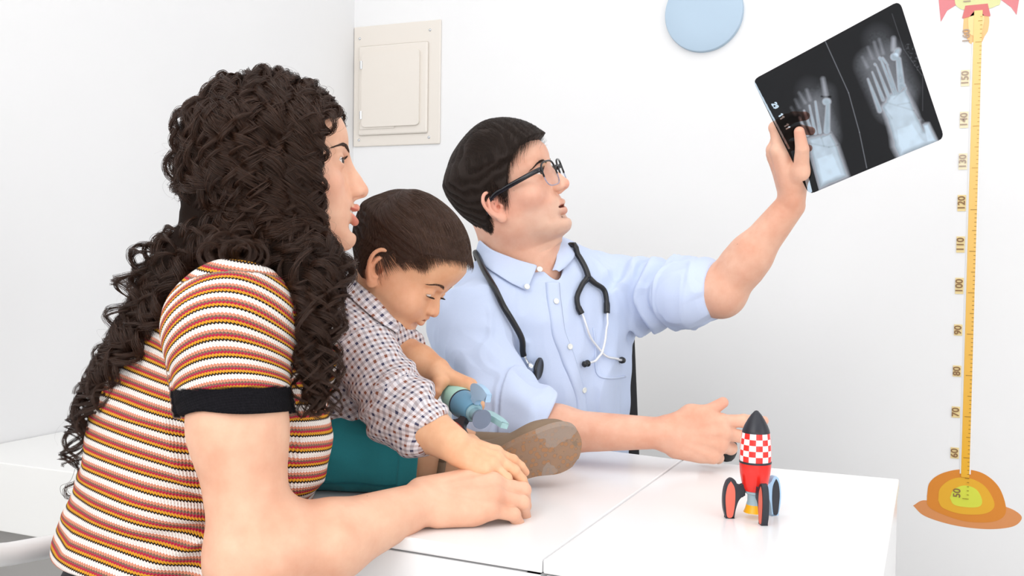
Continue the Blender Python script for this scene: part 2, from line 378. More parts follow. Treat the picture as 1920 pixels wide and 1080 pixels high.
def head_ops(pm):
    a = [('u', loft(pm), 0)]; A = lambda op, pr, k: a.append((op, pr, k))
    ex, ey, ez = pm['eye']; er = pm['eye_r']; mz = pm['mouth_z']; mw = pm['mouth_w']; ns = pm['nose']; sm = pm['smile']; lp = pm['lip']
    A('u', sph(pm['chin'], pm['chin_r']), 14)
    if pm['muzzle'] >= 0: A('u', ell((0, 62 + pm['muzzle'], mz + 2), (30, 24, 24)), 16)
    for s in (1, -1):
        cx, cy, cz = pm['cheek']; A('u', ell((s * cx, cy, cz), pm['cheek_r']), pm['cheek_k'])
        A('s', ell((s * ex, ey + 19, ez + 2), (19, 9, 12)), 13)
    for s in (1, -1):
        b = pm['brow_r']; A('u', cap((s * 9, ey + 14 - b * .3, ez + 14), (s * 42, ey - b * .3, ez + 16), b, b * .8), 9)
    N = lambda x, y, z: np.array([x, pm['F'][9] + 3 + (y + pm['nose_dy']) * ns, ez + 2 + (z + pm['nose_dz']) * ns])
    A('u', cap(N(0, -7, 4), N(0, 11, -32), 6.5 * ns, 7.5 * ns), 9)
    A('u', sph(N(0, 15, -38), 9.0 * ns), 6); A('u', ell(N(0, 2, -30), (14 * ns, 13 * ns, 15 * ns)), 8)
    for s in (1, -1):
        A('u', ell(N(s * 10.5, 7, -41), (6 * ns, 9.5 * ns, 6.5 * ns)), 6)
    A('u', cap(N(0, 15, -43), N(0, 2, -48), 4 * ns, 4.5 * ns), 5)
    for s in (1, -1): A('s', ell(N(s * 6.0, 11, -49), (3.0 * ns, 6.0 * ns, 4.5 * ns)), 2.5)
    yl = pm['F'][5] + 4 + max(0, pm['muzzle'])
    up = [(-mw, yl - 14, mz + sm), (-mw * .62, yl - 4, mz + 2.5 + sm * .3), (-5, yl + 1.5, mz + 4 + pm['gap'] / 2), (0, yl + 1, mz + 3 + pm['gap'] / 2)]
    lo = [(-mw, yl - 14, mz + sm), (-mw * .55, yl - 4.5, mz - 3 + sm * .3 - pm['gap'] * .35), (0, yl - .5, mz - 6 - pm['gap'] / 2)]
    up += [(-x, y, z) for x, y, z in up[:-1]][::-1]; lo += [(-x, y, z) for x, y, z in lo[:-1]][::-1]
    lipu = poly(spline(up, 3), np.interp(np.linspace(0, 1, 19), [0, .35, .5, .65, 1], [1.8, 4.0, 4.2, 4.0, 1.8]) * lp); lipl = poly(spline(lo, 4), np.interp(np.linspace(0, 1, 17), [0, .5, 1], [1.8, 5.4, 1.8]) * lp)
    A('s', ell((0, yl - 2, mz - 14 - pm['gap'] / 2), (18, 6, 5)), 10)          # crease under the lower lip
    for c in lipu + lipl: A('u', c, 3.0)
    if pm['gap'] > 0:
        sl = spline([(-mw + 3, yl - 8, mz + sm - .5), (-mw * .5, yl + 2, mz - .3 + sm * .25), (0, yl + 3, mz - 1.0), (mw * .5, yl + 2, mz - .3 + sm * .25), (mw - 3, yl - 8, mz + sm - .5)], 4)
        for q, c in zip(sl, poly(sl, np.interp(np.linspace(0, 1, len(sl)), [0, .3, .5, .7, 1], [.8, pm['gap'] * .46, pm['gap'] * .5, pm['gap'] * .46, .8]))): A('s', c, 1.2); A('s', cap(q, q * (.8, .8, 1), pm['gap'] * .4), 1)
    else:
        sl = spline([(-mw + 1, yl - 11, mz + sm), (-mw * .5, yl + 2, mz + .3 + sm * .25), (0, yl + 6, mz - .8), (mw * .5, yl + 2, mz + .3 + sm * .25), (mw - 1, yl - 11, mz + sm)], 4)
        for c in poly(sl, [1.1] * len(sl)): A('s', c, 1.6)
    for s in (1, -1):
        A('u', sph((s * ex, ey, ez), er + 1.7), 4)
        th = pm['slit_t']; Rm = np.array([[1, 0, 0], [0, 1, 0], [0, 0, 1.0]])
        A('s', ell((s * (ex + .5), ey + er - 1, ez + pm['slit_dz']), (er * 1.08, er * .9, pm['slit']), np.array([[math.cos(.1), 0, -s * math.sin(.1)], [0, 1, 0], [s * math.sin(.1), 0, math.cos(.1)]])), .8)
        lz = ez + pm['slit_dz'] + pm['slit'] + 3.0                                # crease over the upper lid
        for c in poly(spline([(s * (ex - 11), ey + er - 2, lz - 3), (s * ex, ey + er + 2.2, lz + .6), (s * (ex + 11), ey + er - 4.5, lz - 2.5)], 4), [.8] * 9): A('s', c, 2.0)
    for s in (1, -1): a += ear_prims(pm, s)
    return a, lipu, lipl
def add_head(S, M, sc, pm):                  # sc = metres per head millimetre
    ops, lu, ll = head_ops(pm)
    H = Sdf(); H.ops = ops; M = np.asarray(M, float); A_ = M[:3, :3].astype(np.float32); o = M[:3, 3].astype(np.float32)
    for op, q, k in ops: S.ops.append((op, xf(q, M, sc), k * sc))
    def local(p): return ((p - o) @ A_) / sc
    def lips(V):
        q = local(np.asarray(V, np.float32)); d = np.full(len(q), 99., np.float32); m = np.abs(q[:, 0]) < 45
        m &= (q[:, 1] > 40) & (np.abs(q[:, 2] - pm['mouth_z']) < 25)
        if m.any(): d[m] = np.min([c.f(q[m]) for c in lu + ll], 0)
        return 1 - sstep(.5, 1.7, d)
    return local, lips
def eyeballs(M, sc, pm, parent, iris=(.05, .02, .01)):
    for s in (1, -1):
        c = np.array(pm['eye'], float) * (s, 1, 1); g = np.array(pm['gaze'], float); g = g / np.linalg.norm(g)
        bm = bmesh.new(); prof = [(0, 12.45)] + [(12 * math.sin(a), 12 * math.cos(a) + (.45 * max(0, 1 - a / .5))) for a in np.linspace(.06, math.pi - .01, 40)] + [(0, -12)]
        k = pm['eye_r'] / 12 * sc; add_lathe(bm, [(r * k, z * k) for r, z in prof], 40)
        W = M[:3, :3] @ g; T = frame(x=M[:3, 0] + 1e-3, y=W, o=M[:3, 3] + M[:3, :3] @ (c * sc)); T = T[:, [0, 2, 1, 3]]; T[:3, 0] *= -1
        me = bpy.data.meshes.new('eye'); bm.to_mesh(me); co = np.array([v.co[:] for v in bm.verts]); bm.free()
        r = np.hypot(co[:, 0], co[:, 1]) / k; fr = co[:, 2] > 0
        C = np.tile(np.array(lin('efe6e2')), (len(co), 1)); C[fr & (r < 6.0)] = iris; C[fr & (r < 2.6)] = (.004, .003, .003)
        set_col(me, C); V = co @ T[:3, :3].T + T[:3, 3]; me.vertices.foreach_set('co', V.astype(np.float32).ravel()); me.polygons.foreach_set('use_smooth', [True] * len(me.polygons)); me.update()
        link('eye', me, MAT['eye'], parent)
# ---------------------------------------------------------------- skin and eye materials
MAT = {}
def skin_mat(name, base, deep, spots=0.0, seed=0):
    t = NT(name); oc = t.n('ShaderNodeTexCoord').outputs['Object']
    n1 = t.noise(28, 4, oc, .6); n2 = t.noise(9, 3, oc)
    f = t.math('MULTIPLY', t.math('ADD', n1.outputs[0], n2.outputs[0]), .5)
    r = t.n('ShaderNodeMapRange'); r.inputs[1].default_value = .38; r.inputs[2].default_value = .64; t.l(f, r.inputs[0])
    c = t.mix(r.outputs[0], base, deep)
    at = t.attr('col'); c = t.mix(at.outputs['Alpha'], c, (1, 1, 1)); 
    mx = t.n('ShaderNodeMix'); mx.data_type = 'RGBA'; mx.blend_type = 'MULTIPLY'; mx.inputs[0].default_value = 1
    t.l(t.mix(r.outputs[0], base, deep), mx.inputs[6]); t.l(at.outputs['Color'], mx.inputs[7])
    fin = mx.outputs[2]
    if spots:
        v = t.n('ShaderNodeTexVoronoi'); v.inputs['Scale'].default_value = 22; v.inputs['Randomness'].default_value = 1; t.l(oc, v.inputs['Vector'])
        m = t.math('LESS_THAN', v.outputs['Distance'], spots); m = t.math('MULTIPLY', m, .55); fin = t.mix(m, fin, tuple(x * .25 for x in deep))
    t.l(fin, t.b.inputs['Base Color'])
    t.set(Roughness=.48); t.b.inputs['Specular IOR Level'].default_value = .4
    t.b.inputs['Subsurface Weight'].default_value = .12; t.b.inputs['Subsurface Radius'].default_value = (1, .35, .2); t.b.inputs['Subsurface Scale'].default_value = .006
    b = t.noise(420, 3, oc); b2 = t.noise(90, 3, oc); h = t.math('ADD', t.math('MULTIPLY', b.outputs[0], .35), b2.outputs[0]); t.bump(h, .18, .001)
    return t.m
t = NT('eye_material'); t.l(t.attr('col').outputs['Color'], t.b.inputs['Base Color']); t.set(Roughness=.06); MAT['eye'] = t.m
def hair_mat(name, c1, c2, rough=.38, spec=.35):
    t = NT(name); hi = t.n('ShaderNodeHairInfo'); n = t.noise(14, 2)
    f = t.math('ADD', t.math('MULTIPLY', hi.outputs['Random'], .6), t.math('MULTIPLY', n.outputs[0], .4))
    t.l(t.mix(f, c1, c2), t.b.inputs['Base Color']); t.set(Roughness=rough); t.b.inputs['Specular IOR Level'].default_value = spec
    return t.m
MAT['teeth'] = plain('teeth_enamel', 'f3eee6', .25)
MAT['mouth'] = plain('mouth_lining', '6a2a28', .5)

# ---------------------------------------------------------------- room
def wall_mat():
    t = NT('painted_wall'); n = t.noise(3, 4); c = t.mix(n.outputs[0], lin('f1f1f2'), lin('f5f5f5')); t.l(c, t.b.inputs['Base Color']); t.set(Roughness=.7)
    t.b.inputs['Specular IOR Level'].default_value = .25
    t.bump(t.noise(260, 3).outputs[0], .06, .001); return t.m
MAT['wall'] = wall_mat()
MAT['floor'] = plain('floor_tile', 'c9c7c4', .35, bump=(8, .05))
MAT['desk'] = plain('white_laminate', 'f7f7f8', .22, bump=(40, .02))
MAT['counter'] = plain('white_lacquer', 'f0f0ee', .3)
MAT['white_plastic'] = plain('white_enamel', 'ededed', .3)
MAT['black_plastic'] = plain('black_plastic', '121214', .45)
MAT['chrome'] = plain('chrome', 'd5d8dc', .18, 1.0)
MAT['panel'] = plain('cream_enamel', 'ece5dc', .4)
def struct(name, lo, hi, mat):
    bm = bmesh.new(); add_box(bm, lo, hi); return tag(bm_obj(name, bm, mat), kind='structure')
RX, FY, CZ = 3.3, -2.2, 2.75
struct('floor', (WALL_X - .1, FY - .1, -.1), (RX + .1, WALL_Y + .1, 0), MAT['floor'])
struct('ceiling', (WALL_X - .1, FY - .1, CZ), (RX + .1, WALL_Y + .1, CZ + .1), MAT['wall'])
struct('wall_back', (WALL_X - .1, WALL_Y, 0), (RX + .1, WALL_Y + .1, CZ), MAT['wall'])
struct('wall_left', (WALL_X - .1, FY, 0), (WALL_X, WALL_Y, CZ), MAT['wall'])
struct('wall_right', (RX, FY, 0), (RX + .1, WALL_Y, CZ), MAT['wall'])
struct('wall_front', (WALL_X - .1, FY - .1, 0), (RX + .1, FY, CZ), MAT['wall'])
# ---- electrical panel on the back wall
p0, p1, p2, p3 = [PY(x, y, WALL_Y) for x, y in ((659.5, 53), (829, 36), (825.5, 270), (658.7, 276))]
x0, x1 = max(WALL_X + .002, (p0[0] + p3[0]) / 2), (p1[0] + p2[0]) / 2; z1, z0 = (p0[2] + p1[2]) / 2, (p2[2] + p3[2]) / 2
yw = WALL_Y
pan = empty('electrical_panel', ((x0 + x1) / 2, yw, (z0 + z1) / 2), 'cream metal electrical panel with a hinged door, fixed on the back wall by the corner', 'electrical panel')
w, h = x1 - x0, z1 - z0
bm = bmesh.new(); add_box(bm, (x0, yw - .006, z0), (x1, yw, z1), .003); add_box(bm, (x0 + .07 * w, yw - .014, z0 + .09 * h), (x1 - .13 * w, yw - .004, z1 - .17 * h), .006, 3)
add_box(bm, (x0 + .1 * w, yw - .0165, z0 + .03 * h + .06), (x0 + .5 * w, yw - .01, z0 + .145 * h), .002)
cover = bm_obj('cover_plate', bm, MAT['panel'], pan)
bm = bmesh.new(); R = .012
dx0, dx1, dz0, dz1 = x0 + .125 * w, x0 + .79 * w, z0 + .155 * h, z0 + .77 * h
pts = []
for cx, cz, a0 in ((dx1 - R, dz1 - R, 0), (dx0 + R, dz1 - R, 90), (dx0 + R, dz0 + R, 180), (dx1 - R, dz0 + R, 270)):
    for i in range(7): a = math.radians(a0 + i * 15); pts.append((cx + R * math.cos(a), -(cz + R * math.sin(a))))
add_prism(bm, pts, 0, .008, .0015, Matrix.Translation((0, yw - .0135, 0)) @ Matrix.Rotation(math.pi / 2, 4, 'X') @ Matrix.Diagonal((1, 1, 1, 1)))
for v in bm.verts: v.co.z = -v.co.z if v.co.z < 0 else v.co.z
door = bm_obj('door', bm, MAT['panel'], pan)
for zz in (dz1 - .1 * h, dz0 + .1 * h):
    bm = bmesh.new(); tube_bm(bm, [(dx0 - .001, yw - .021, zz - .012), (dx0 - .001, yw - .021, zz + .012)], .0045, 12); bm_obj('hinge', bm, MAT['chrome'], door, smooth=True, angle=40)
for sx, sz in ((.07, .9), (.88, .92), (.07, .055), (.88, .055)):
    bm = bmesh.new(); add_lathe(bm, [(0, .0035), (.002, .0032), (.0042, .001), (.0045, 0)], 20, Matrix.Translation((x0 + sx * w, yw - .006, z0 + sz * h)) @ Matrix.Rotation(math.pi / 2, 4, 'X')); bm_obj('screw', bm, MAT['chrome'], pan, smooth=True)
# ---- blue wall disc
c = PY(1319, 23, WALL_Y - .012); d = float((c - CAM) @ F_); r = 70 * d / FPX / math.cos(YAW) * .965
bm = bmesh.new(); add_lathe(bm, [(0, 0), (r * .5, 0), (r - .004, 0), (r - .0012, .0012), (r, .004), (r, .016), (0, .016)], 96, Matrix.Translation((c[0], WALL_Y - .016, c[2])) @ Matrix.Rotation(-math.pi / 2, 4, 'X'))
o = bm_obj('wall_disc', bm, plain('pale_blue_paint', 'b6ccdf', .6), None, smooth=True, angle=40); tag(o, 'round pale blue disc decoration mounted high on the back wall', 'wall decoration')
# ---- growth chart decal
ch = empty('growth_chart', PY(1813, 900, WALL_Y), 'height chart sticker on the back wall, yellow ruler rising from an orange planet', 'height chart')
CX = (PY(1813.2, 880, WALL_Y)[0] + PY(1829.5, 80, WALL_Y)[0]) / 2
z50, z150 = PY(1813, 935, WALL_Y)[2], PY(1829, 158, WALL_Y)[2]; KZ = (z150 - z50) / 100
def zc(v): return z50 + (v - 50) * KZ
def decal(name, pts, lay, mat, parent=ch):               # flat sticker layer; pts are (x from the ruler's centre, chart centimetres)
    bm = bmesh.new(); y1 = WALL_Y - .0004 - lay * .0005
    vs = [bm.verts.new((CX + x, y1, zc(v))) for x, v in pts]; bm.faces.new(vs)
    r = bmesh.ops.extrude_face_region(bm, geom=bm.faces[:]); 
    for v in r['geom']:
        if isinstance(v, bmesh.types.BMVert): v.co.y += .00045
    return bm_obj(name, bm, mat, parent)
def pcm(x, y): q = PY(x, y, WALL_Y); return (q[0] - CX, 50 + (q[2] - z50) / KZ)
def dmat(n, c): return plain(n, c, .55, spec=.3)
def closed(pts, n=8): q = [pcm(*p) for p in pts]; return [tuple(a) for a in spline(q + [q[0]], n)[:-1]]
planet = decal('planet_rim', closed([(1712, 948), (1732, 938), (1770, 944), (1830, 940), (1885, 950), (1912, 964), (1914, 976), (1896, 988), (1850, 992), (1790, 985), (1735, 968)]), 0, dmat('apricot', 'e0965e'))
decal('planet', closed([(1738, 930), (1743, 905), (1765, 888), (1803, 880), (1842, 887), (1872, 912), (1886, 950), (1880, 970), (1855, 979), (1808, 977), (1762, 962), (1740, 948)]), 1, dmat('orange_print', 'e08c34'))
decal('planet_band', closed([(1759, 938), (1763, 915), (1785, 898), (1815, 896), (1845, 910), (1863, 938), (1861, 955), (1840, 964), (1800, 963), (1768, 952)]), 2, dmat('amber_print', 'ecb234'))
decal('planet_core', closed([(1781, 933), (1788, 918), (1808, 910), (1830, 917), (1841, 936), (1837, 949), (1815, 951), (1789, 946)]), 3, dmat('lime_print', 'dbe04e'))
t = NT('ruler_print'); g = t.n('ShaderNodeNewGeometry').outputs['Position']; sep = t.n('ShaderNodeSeparateXYZ'); t.l(g, sep.inputs[0]); mr = t.n('ShaderNodeMapRange')  # ruler pales upward: overexposure put into the print colour
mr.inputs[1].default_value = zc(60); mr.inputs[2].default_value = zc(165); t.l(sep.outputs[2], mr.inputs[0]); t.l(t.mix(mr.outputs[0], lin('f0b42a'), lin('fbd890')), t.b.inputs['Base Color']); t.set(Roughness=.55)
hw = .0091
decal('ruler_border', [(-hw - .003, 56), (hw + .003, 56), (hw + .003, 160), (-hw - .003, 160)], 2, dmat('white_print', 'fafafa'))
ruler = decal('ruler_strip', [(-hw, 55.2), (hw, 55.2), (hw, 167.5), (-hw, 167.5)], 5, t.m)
tk = dmat('brown_print', '8a6220'); tkp = dmat('overexposed_brown_print', 'c09a52')  # second ink is the same brown with overexposure painted in, for upper ticks
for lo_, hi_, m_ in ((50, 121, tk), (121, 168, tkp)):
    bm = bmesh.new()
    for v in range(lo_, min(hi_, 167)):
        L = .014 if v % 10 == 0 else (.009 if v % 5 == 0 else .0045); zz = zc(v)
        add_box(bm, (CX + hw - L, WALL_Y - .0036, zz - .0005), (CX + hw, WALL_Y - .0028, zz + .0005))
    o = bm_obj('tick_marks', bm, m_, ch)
    if lo_ != 50: pass
def numeral(txt, x, v, h, mat, parent, lay=5, bold=.00025):
    cu = bpy.data.curves.new('numeral', 'FONT'); cu.body = txt; cu.size = h; cu.align_x = 'CENTER'; cu.align_y = 'CENTER'; cu.extrude = .0003; cu.offset = bold
    ob = bpy.data.objects.new('numeral', cu); SC.collection.objects.link(ob)
    ob.matrix_world = Matrix.Translation((CX + x, WALL_Y - .0006 - lay * .0005, zc(v))) @ Matrix.Rotation(math.pi / 2, 4, 'X') @ Matrix.Rotation(math.pi / 2, 4, 'Z')
    dg = bpy.context.evaluated_depsgraph_get(); me = bpy.data.meshes.new_from_object(ob.evaluated_get(dg)); M = ob.matrix_world.copy(); bpy.data.objects.remove(ob); me.transform(M)
    me.materials.clear(); return link('numeral', me, mat, parent)
nb = [dmat('number_patch', 'f2dba0'), dmat('overexposed_number_patch', 'f5eac8')]; nm = [dmat('number_ink', '8e6a48'), dmat('overexposed_number_ink', 'b5a090')]  # second of each pair: same print, lightened to paint in overexposure higher up
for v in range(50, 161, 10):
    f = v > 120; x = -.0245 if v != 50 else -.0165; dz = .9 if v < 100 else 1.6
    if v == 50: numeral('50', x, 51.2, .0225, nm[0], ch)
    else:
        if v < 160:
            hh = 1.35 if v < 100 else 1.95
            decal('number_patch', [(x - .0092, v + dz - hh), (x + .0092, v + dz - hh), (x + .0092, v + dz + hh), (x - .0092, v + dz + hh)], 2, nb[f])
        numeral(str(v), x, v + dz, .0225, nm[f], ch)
# rocket above the ruler
decal('rocket_flame', closed([(1807, 35), (1806, 60), (1813, 72), (1820, 82), (1838, 82), (1846, 68), (1853, 55), (1853, 28), (1830, 18)], 4), 1, dmat('flame_print', 'fcc98c'))
decal('flame_core', closed([(1815, 35), (1816, 55), (1821, 66), (1838, 66), (1843, 52), (1845, 30), (1830, 20)], 4), 3, dmat('flame_core_print', 'fbdfa0'))
decal('rocket_fin', [pcm(*p) for p in ((1761, -40), (1760, 0), (1764, 41), (1776, 20), (1792, 10), (1794, -10), (1790, -40))], 1, dmat('rose_print', 'e38b90'))
decal('rocket_fin', [pcm(*p) for p in ((1880, -40), (1876, -8), (1877, 0), (1896, 14), (1906, 28), (1911, -2), (1908, -40))], 1, bpy.data.materials['rose_print'])
decal('rocket_body', closed([(1790, -60), (1790, 0), (1797, 14), (1812, 19), (1850, 17), (1868, 11), (1876, 2), (1878, -60)], 4), 2, dmat('pale_lime_print', 'e3e3a8'))
decal('rocket_nozzle', [pcm(*p) for p in ((1810, 11), (1852, 7), (1857, 29), (1856, 31), (1830, 28), (1806, 35), (1804, 34))], 3, dmat('coral_print', 'dd7d7c'))
numeral('170', -.0245, 171, .0225, nm[1], ch)
# ---- desks
def desk(name, pts, label, drop, inner=None):
    pts = [(float(p[0]), float(p[1])) for p in pts]; c = np.mean(pts, 0)
    e = empty(name, (c[0], c[1], 0), label, 'desk')
    bm = bmesh.new(); add_prism(bm, pts, TABLE_Z - .016, TABLE_Z, .0025); bm_obj('tabletop', bm, MAT['desk'], e)
    q = [tuple(np.array(p) + (c - np.array(p)) / np.linalg.norm(c - np.array(p)) * .004) for p in pts]
    for i in drop:
        a, b = np.array(q[i]), np.array(q[(i + 1) % len(q)]); t = (b - a) / np.linalg.norm(b - a); n = np.array((-t[1], t[0])); n = n if n @ (c - a) > 0 else -n
        bm = bmesh.new(); add_prism(bm, [tuple(a), tuple(b), tuple(b + n * .018), tuple(a + n * .018)], 0, TABLE_Z - .0185, .001); bm_obj('side_panel', bm, MAT['desk'], e)
    return e
T = lambda x, y: PZ(x, y, TABLE_Z)[:2]
fr = PZ(1200, 1077, TABLE_Z)[:2] - PZ(1019, 1048.5, TABLE_Z)[:2]; fr /= np.linalg.norm(fr)
seamF = T(1018, 1048); seamB = T(1279.5, 862); rc = T(1686, 898); rd = T(1656, 1080); sd = (rd - rc) / np.linalg.norm(rd - rc)
A_ = np.array([fr, -sd]).T; s_ = np.linalg.solve(A_, rc - seamF); rf = seamF + fr * s_[0]
g = .0008
leftB = T(700, 790); leftF = seamF - fr * .62
print('desk', seamF, seamB, rc, rf, leftB, leftF)
dk = desk('desk', [seamF - fr * g, rf * 0 + seamB - fr * g, leftB, leftF][::-1], 'white desk the woman leans on, left of the seam, with the child seated on top', (2, 3))
dk2 = desk('desk', [seamF + fr * g, rf, rc, seamB + fr * g], 'white desk to the right of the seam, carrying the red rocket', (0, 1))
# ---- white counter along the left wall
a = PY(0, 867, 1.235); cz1 = a[2]; cz0 = PY(0, 996, 1.235)[2]
ct = empty('counter', (-1.35, 1.8, 0), 'low white counter unit along the left wall behind the woman', 'counter')
bm = bmesh.new(); add_box(bm, (WALL_X + .002, 1.235, cz0), (-1.16, 2.3, cz1), .002); bm_obj('cabinet_body', bm, MAT['counter'], ct)
bm = bmesh.new(); add_box(bm, (WALL_X + .04, 1.30, 0), (-1.25, 2.25, cz0 - .0005), .002); bm_obj('plinth', bm, plain('grey_plinth', 'a8a6a4', .5), ct)

# ---------------------------------------------------------------- anatomy and dressing helpers
def D(r, u, f): return r * R_ + u * U_ + f * F_
def proj(p): q = np.asarray(p) - CAM; f = q @ F_; return (960 + FPX * (q @ R_) / f, 540 - FPX * (q @ U_) / f, f)
def head_frame(yaw, pitch, roll, anchor_px, anchor_d, anchor_local, sc, base=0.0):
    # yaw: degrees turned from pure right profile towards the lens; pitch up positive; roll about the gaze
    y, p = math.radians(yaw), math.radians(pitch)
    f = D(math.cos(p) * math.cos(y), math.sin(p), -math.cos(p) * math.sin(y)); u = D(-math.sin(p) * math.cos(y), math.cos(p), math.sin(p) * math.sin(y))
    x = np.cross(f, u); r = math.radians(roll); u2 = u * math.cos(r) + x * math.sin(r)
    M = frame(y=f, z=u2); M[:3, 3] = P(*anchor_px, anchor_d) - M[:3, :3] @ (np.array(anchor_local) * sc); return M
def hand_ops(M, t, sc=1.0, curl=((10, 20, 10),) * 4, spread=(8, 2, -4, -10), thumb=((.03, .03, -.02), (.05, .055, -.03), (.055, .085, -.03)), fat=1.0, web=.004, arch=0.0, palm=1.0):
    # local: y to the fingers, z out of the back of the hand, x across; t=+1/-1 side of the thumb
    ops = []; W = lambda p: M[:3, :3] @ (np.array(p, float) * sc) + M[:3, 3]
    mcp = [(t * .029, .093, -.001), (t * .009, .098, .002), (-t * .011, .093, 0), (-t * .029, .083, -.005 - arch)]
    L = [(.043, .026, .021), (.047, .030, .022), (.043, .028, .021), (.034, .020, .019)]; R0_ = [.0102, .0104, .0098, .0086]
    k = .012 * sc
    for i, m in enumerate(mcp):
        a = (t * .012 - i * t * .010 + (t * .004), .004, -.002); r = .0125 * fat * palm
        ops.append(('u', cap(W(a), W(m), r * 1.15 * sc, r * sc * .98), k)); ops.append(('u', cap(W((a[0], .02, -.010)), W((m[0] * .95, m[1] - .012, m[2] - .008)), r * .95 * sc, r * .8 * sc), k))
    for i, m in enumerate(mcp):                         # knuckles and the tendons running to them
        ops.append(('u', sph(W((m[0], m[1] - .002, m[2] + .0035 * fat)), .0098 * fat * sc), .007 * sc))
        ops.append(('u', cap(W((m[0] * .45, .030, .0085 * fat)), W((m[0], m[1] - .010, m[2] + .0105 * fat)), .0022 * sc, .0028 * sc), .006 * sc))
    ops.append(('u', cap(W((-t * .024, .02, -.012)), W((-t * .028, .06, -.013)), .0125 * fat * sc, .011 * fat * sc), k))
    tips = []
    for i, m in enumerate(mcp):
        s = math.radians(spread[i]) * t; d0 = np.array((math.sin(s), math.cos(s), 0)); z0 = np.array((0, 0, 1.0)); p = np.array(m, float); a = 0; pts = [p]
        dirs = []
        for c, l in zip(curl[i], L[i]):
            a += math.radians(c); d = d0 * math.cos(a) - z0 * math.sin(a); p = p + d * l * (1 if fat <= 1 else .93); pts.append(p); dirs.append(d)
        r = R0_[i] * fat; rr = [r * 1.02, r * .97, r * .90, r * .72]
        f0 = len(ops)
        for j in range(3): ops.append(('u', cap(W(pts[j]), W(pts[j + 1]), rr[j] * sc, rr[j + 1] * sc), web * sc if j == 0 else .002 * sc))
        for j in (0, 1): ops.append(('u', sph(W(pts[j] + np.array((0, 0, 1)) * .0008), rr[j] * 1.06 * sc), .003 * sc))
        nrm = z0 * math.cos(a) + d0 * math.sin(a); tips.append((W(pts[3]), M[:3, :3] @ dirs[2], M[:3, :3] @ nrm, rr[3] * sc))
    th = [np.array(q) * (t, 1, 1) for q in thumb]; r = .0118 * fat
    ops.append(('u', cap(W((t * .014, .012, -.010)), W(th[0]), .0165 * fat * palm * sc, .0155 * fat * palm * sc), k))
    ops.append(('u', cap(W(th[0]), W(th[1]), .0145 * fat * sc, .0112 * fat * sc), .010 * sc)); ops.append(('u', cap(W(th[1]), W(th[2]), .0112 * fat * sc, .0086 * fat * sc), .002 * sc))
    dd = th[2] - th[1]; dd /= np.linalg.norm(dd); tips.append((W(th[2]), M[:3, :3] @ dd, None, .0086 * fat * sc))
    return ops, tips
def march(S, x, y, d0=.8, d1=3.0, it=60):               # first point of S along the sight line of a measured photo position
    r = ray(x, y); L = np.linalg.norm(r); t = d0
    for _ in range(it):
        p = CAM + r * t; d = float(S.run(p[None].astype(np.float32))[0])
        if abs(d) < 2e-4: break
        t += d / L * .85
        if t > d1: return None
    return CAM + r * t
def grad(S, p):
    p = np.atleast_2d(p).astype(np.float32); h = .002
    g = np.stack([S.run(p + h * e) - S.run(p - h * e) for e in np.eye(3, dtype=np.float32)], 1); return g / (np.linalg.norm(g, axis=1)[:, None] + 1e-9)
def onto(S, pts, off=0.0, it=4):                        # move points onto the surface of S (+ offset)
    p = np.array(pts, float)
    for _ in range(it): p = p - (S.run(p.astype(np.float32)) - off)[:, None] * grad(S, p)
    return p
def lay(S, pxs, off, n=8, d0=.8):                       # a path given by photo positions, laid on S
    h = [march(S, x, y, d0) for x, y in pxs]
    for i, q in enumerate(h):
        if q is None: h[i] = next((a for a in (h[:i][::-1] + h[i + 1:]) if a is not None))
    return onto(S, spline(h, n), off)
def ribbon(S, path, width, thick, name, mat, parent, side=None):   # flat strip lying on S along a path
    path = np.asarray(path); T = np.gradient(path, axis=0); T /= np.linalg.norm(T, axis=1)[:, None]; N = grad(S, path); Bv = np.cross(T, N)
    us = np.linspace(-.5, .5, 7); w = np.broadcast_to(width, (len(path),))
    rows = [onto(S, path + Bv * (u * w)[:, None], thick if abs(u) < .49 else -.0005, 2) for u in us]
    V = np.stack(rows, 1).reshape(-1, 3); n, m = len(path), 7; i = np.arange(n - 1)[:, None] * m; j = np.arange(m - 1)[None]
    Fq = np.stack([i + j, i + j + 1, i + m + j + 1, i + m + j], -1).reshape(-1, 4)
    me = mesh_np(name, V, Fq); o = link(name, me, mat, parent); s = o.modifiers.new('s', 'SOLIDIFY'); s.thickness = .0012; s.offset = 0; return o
def patch(name, rows, mat, parent, thick=.0015, sub=1):  # surface through rows of points
    V = np.asarray(rows, float); n, m = V.shape[:2]; i = np.arange(n - 1)[:, None] * m; j = np.arange(m - 1)[None]
    Fq = np.stack([i + j, i + j + 1, i + m + j + 1, i + m + j], -1).reshape(-1, 4)
    o = link(name, mesh_np(name, V.reshape(-1, 3), Fq), mat, parent)
    s = o.modifiers.new('s', 'SOLIDIFY'); s.thickness = thick; s.offset = 0
    if sub: q = o.modifiers.new('u', 'SUBSURF'); q.levels = q.render_levels = sub
    return o
def nail(tip, parent, col='f0c0ae', w=.95, name='fingernail', mat=None):
    p, d, n, r = tip
    M = frame(y=d, z=n, o=p + n * r * .62 - d * r * .15); bm = bmesh.new()
    bmesh.ops.create_uvsphere(bm, u_segments=20, v_segments=12, radius=1); bmesh.ops.transform(bm, matrix=toM(M) @ Matrix.Diagonal((r * .72 * w, r * .95, r * .42, 1)), verts=bm.verts)
    return bm_obj(name, bm, mat or MAT['nail'], parent, smooth=True)
MAT['nail'] = plain('fingernail', 'efc4b2', .22)
def tree(parts): return parts

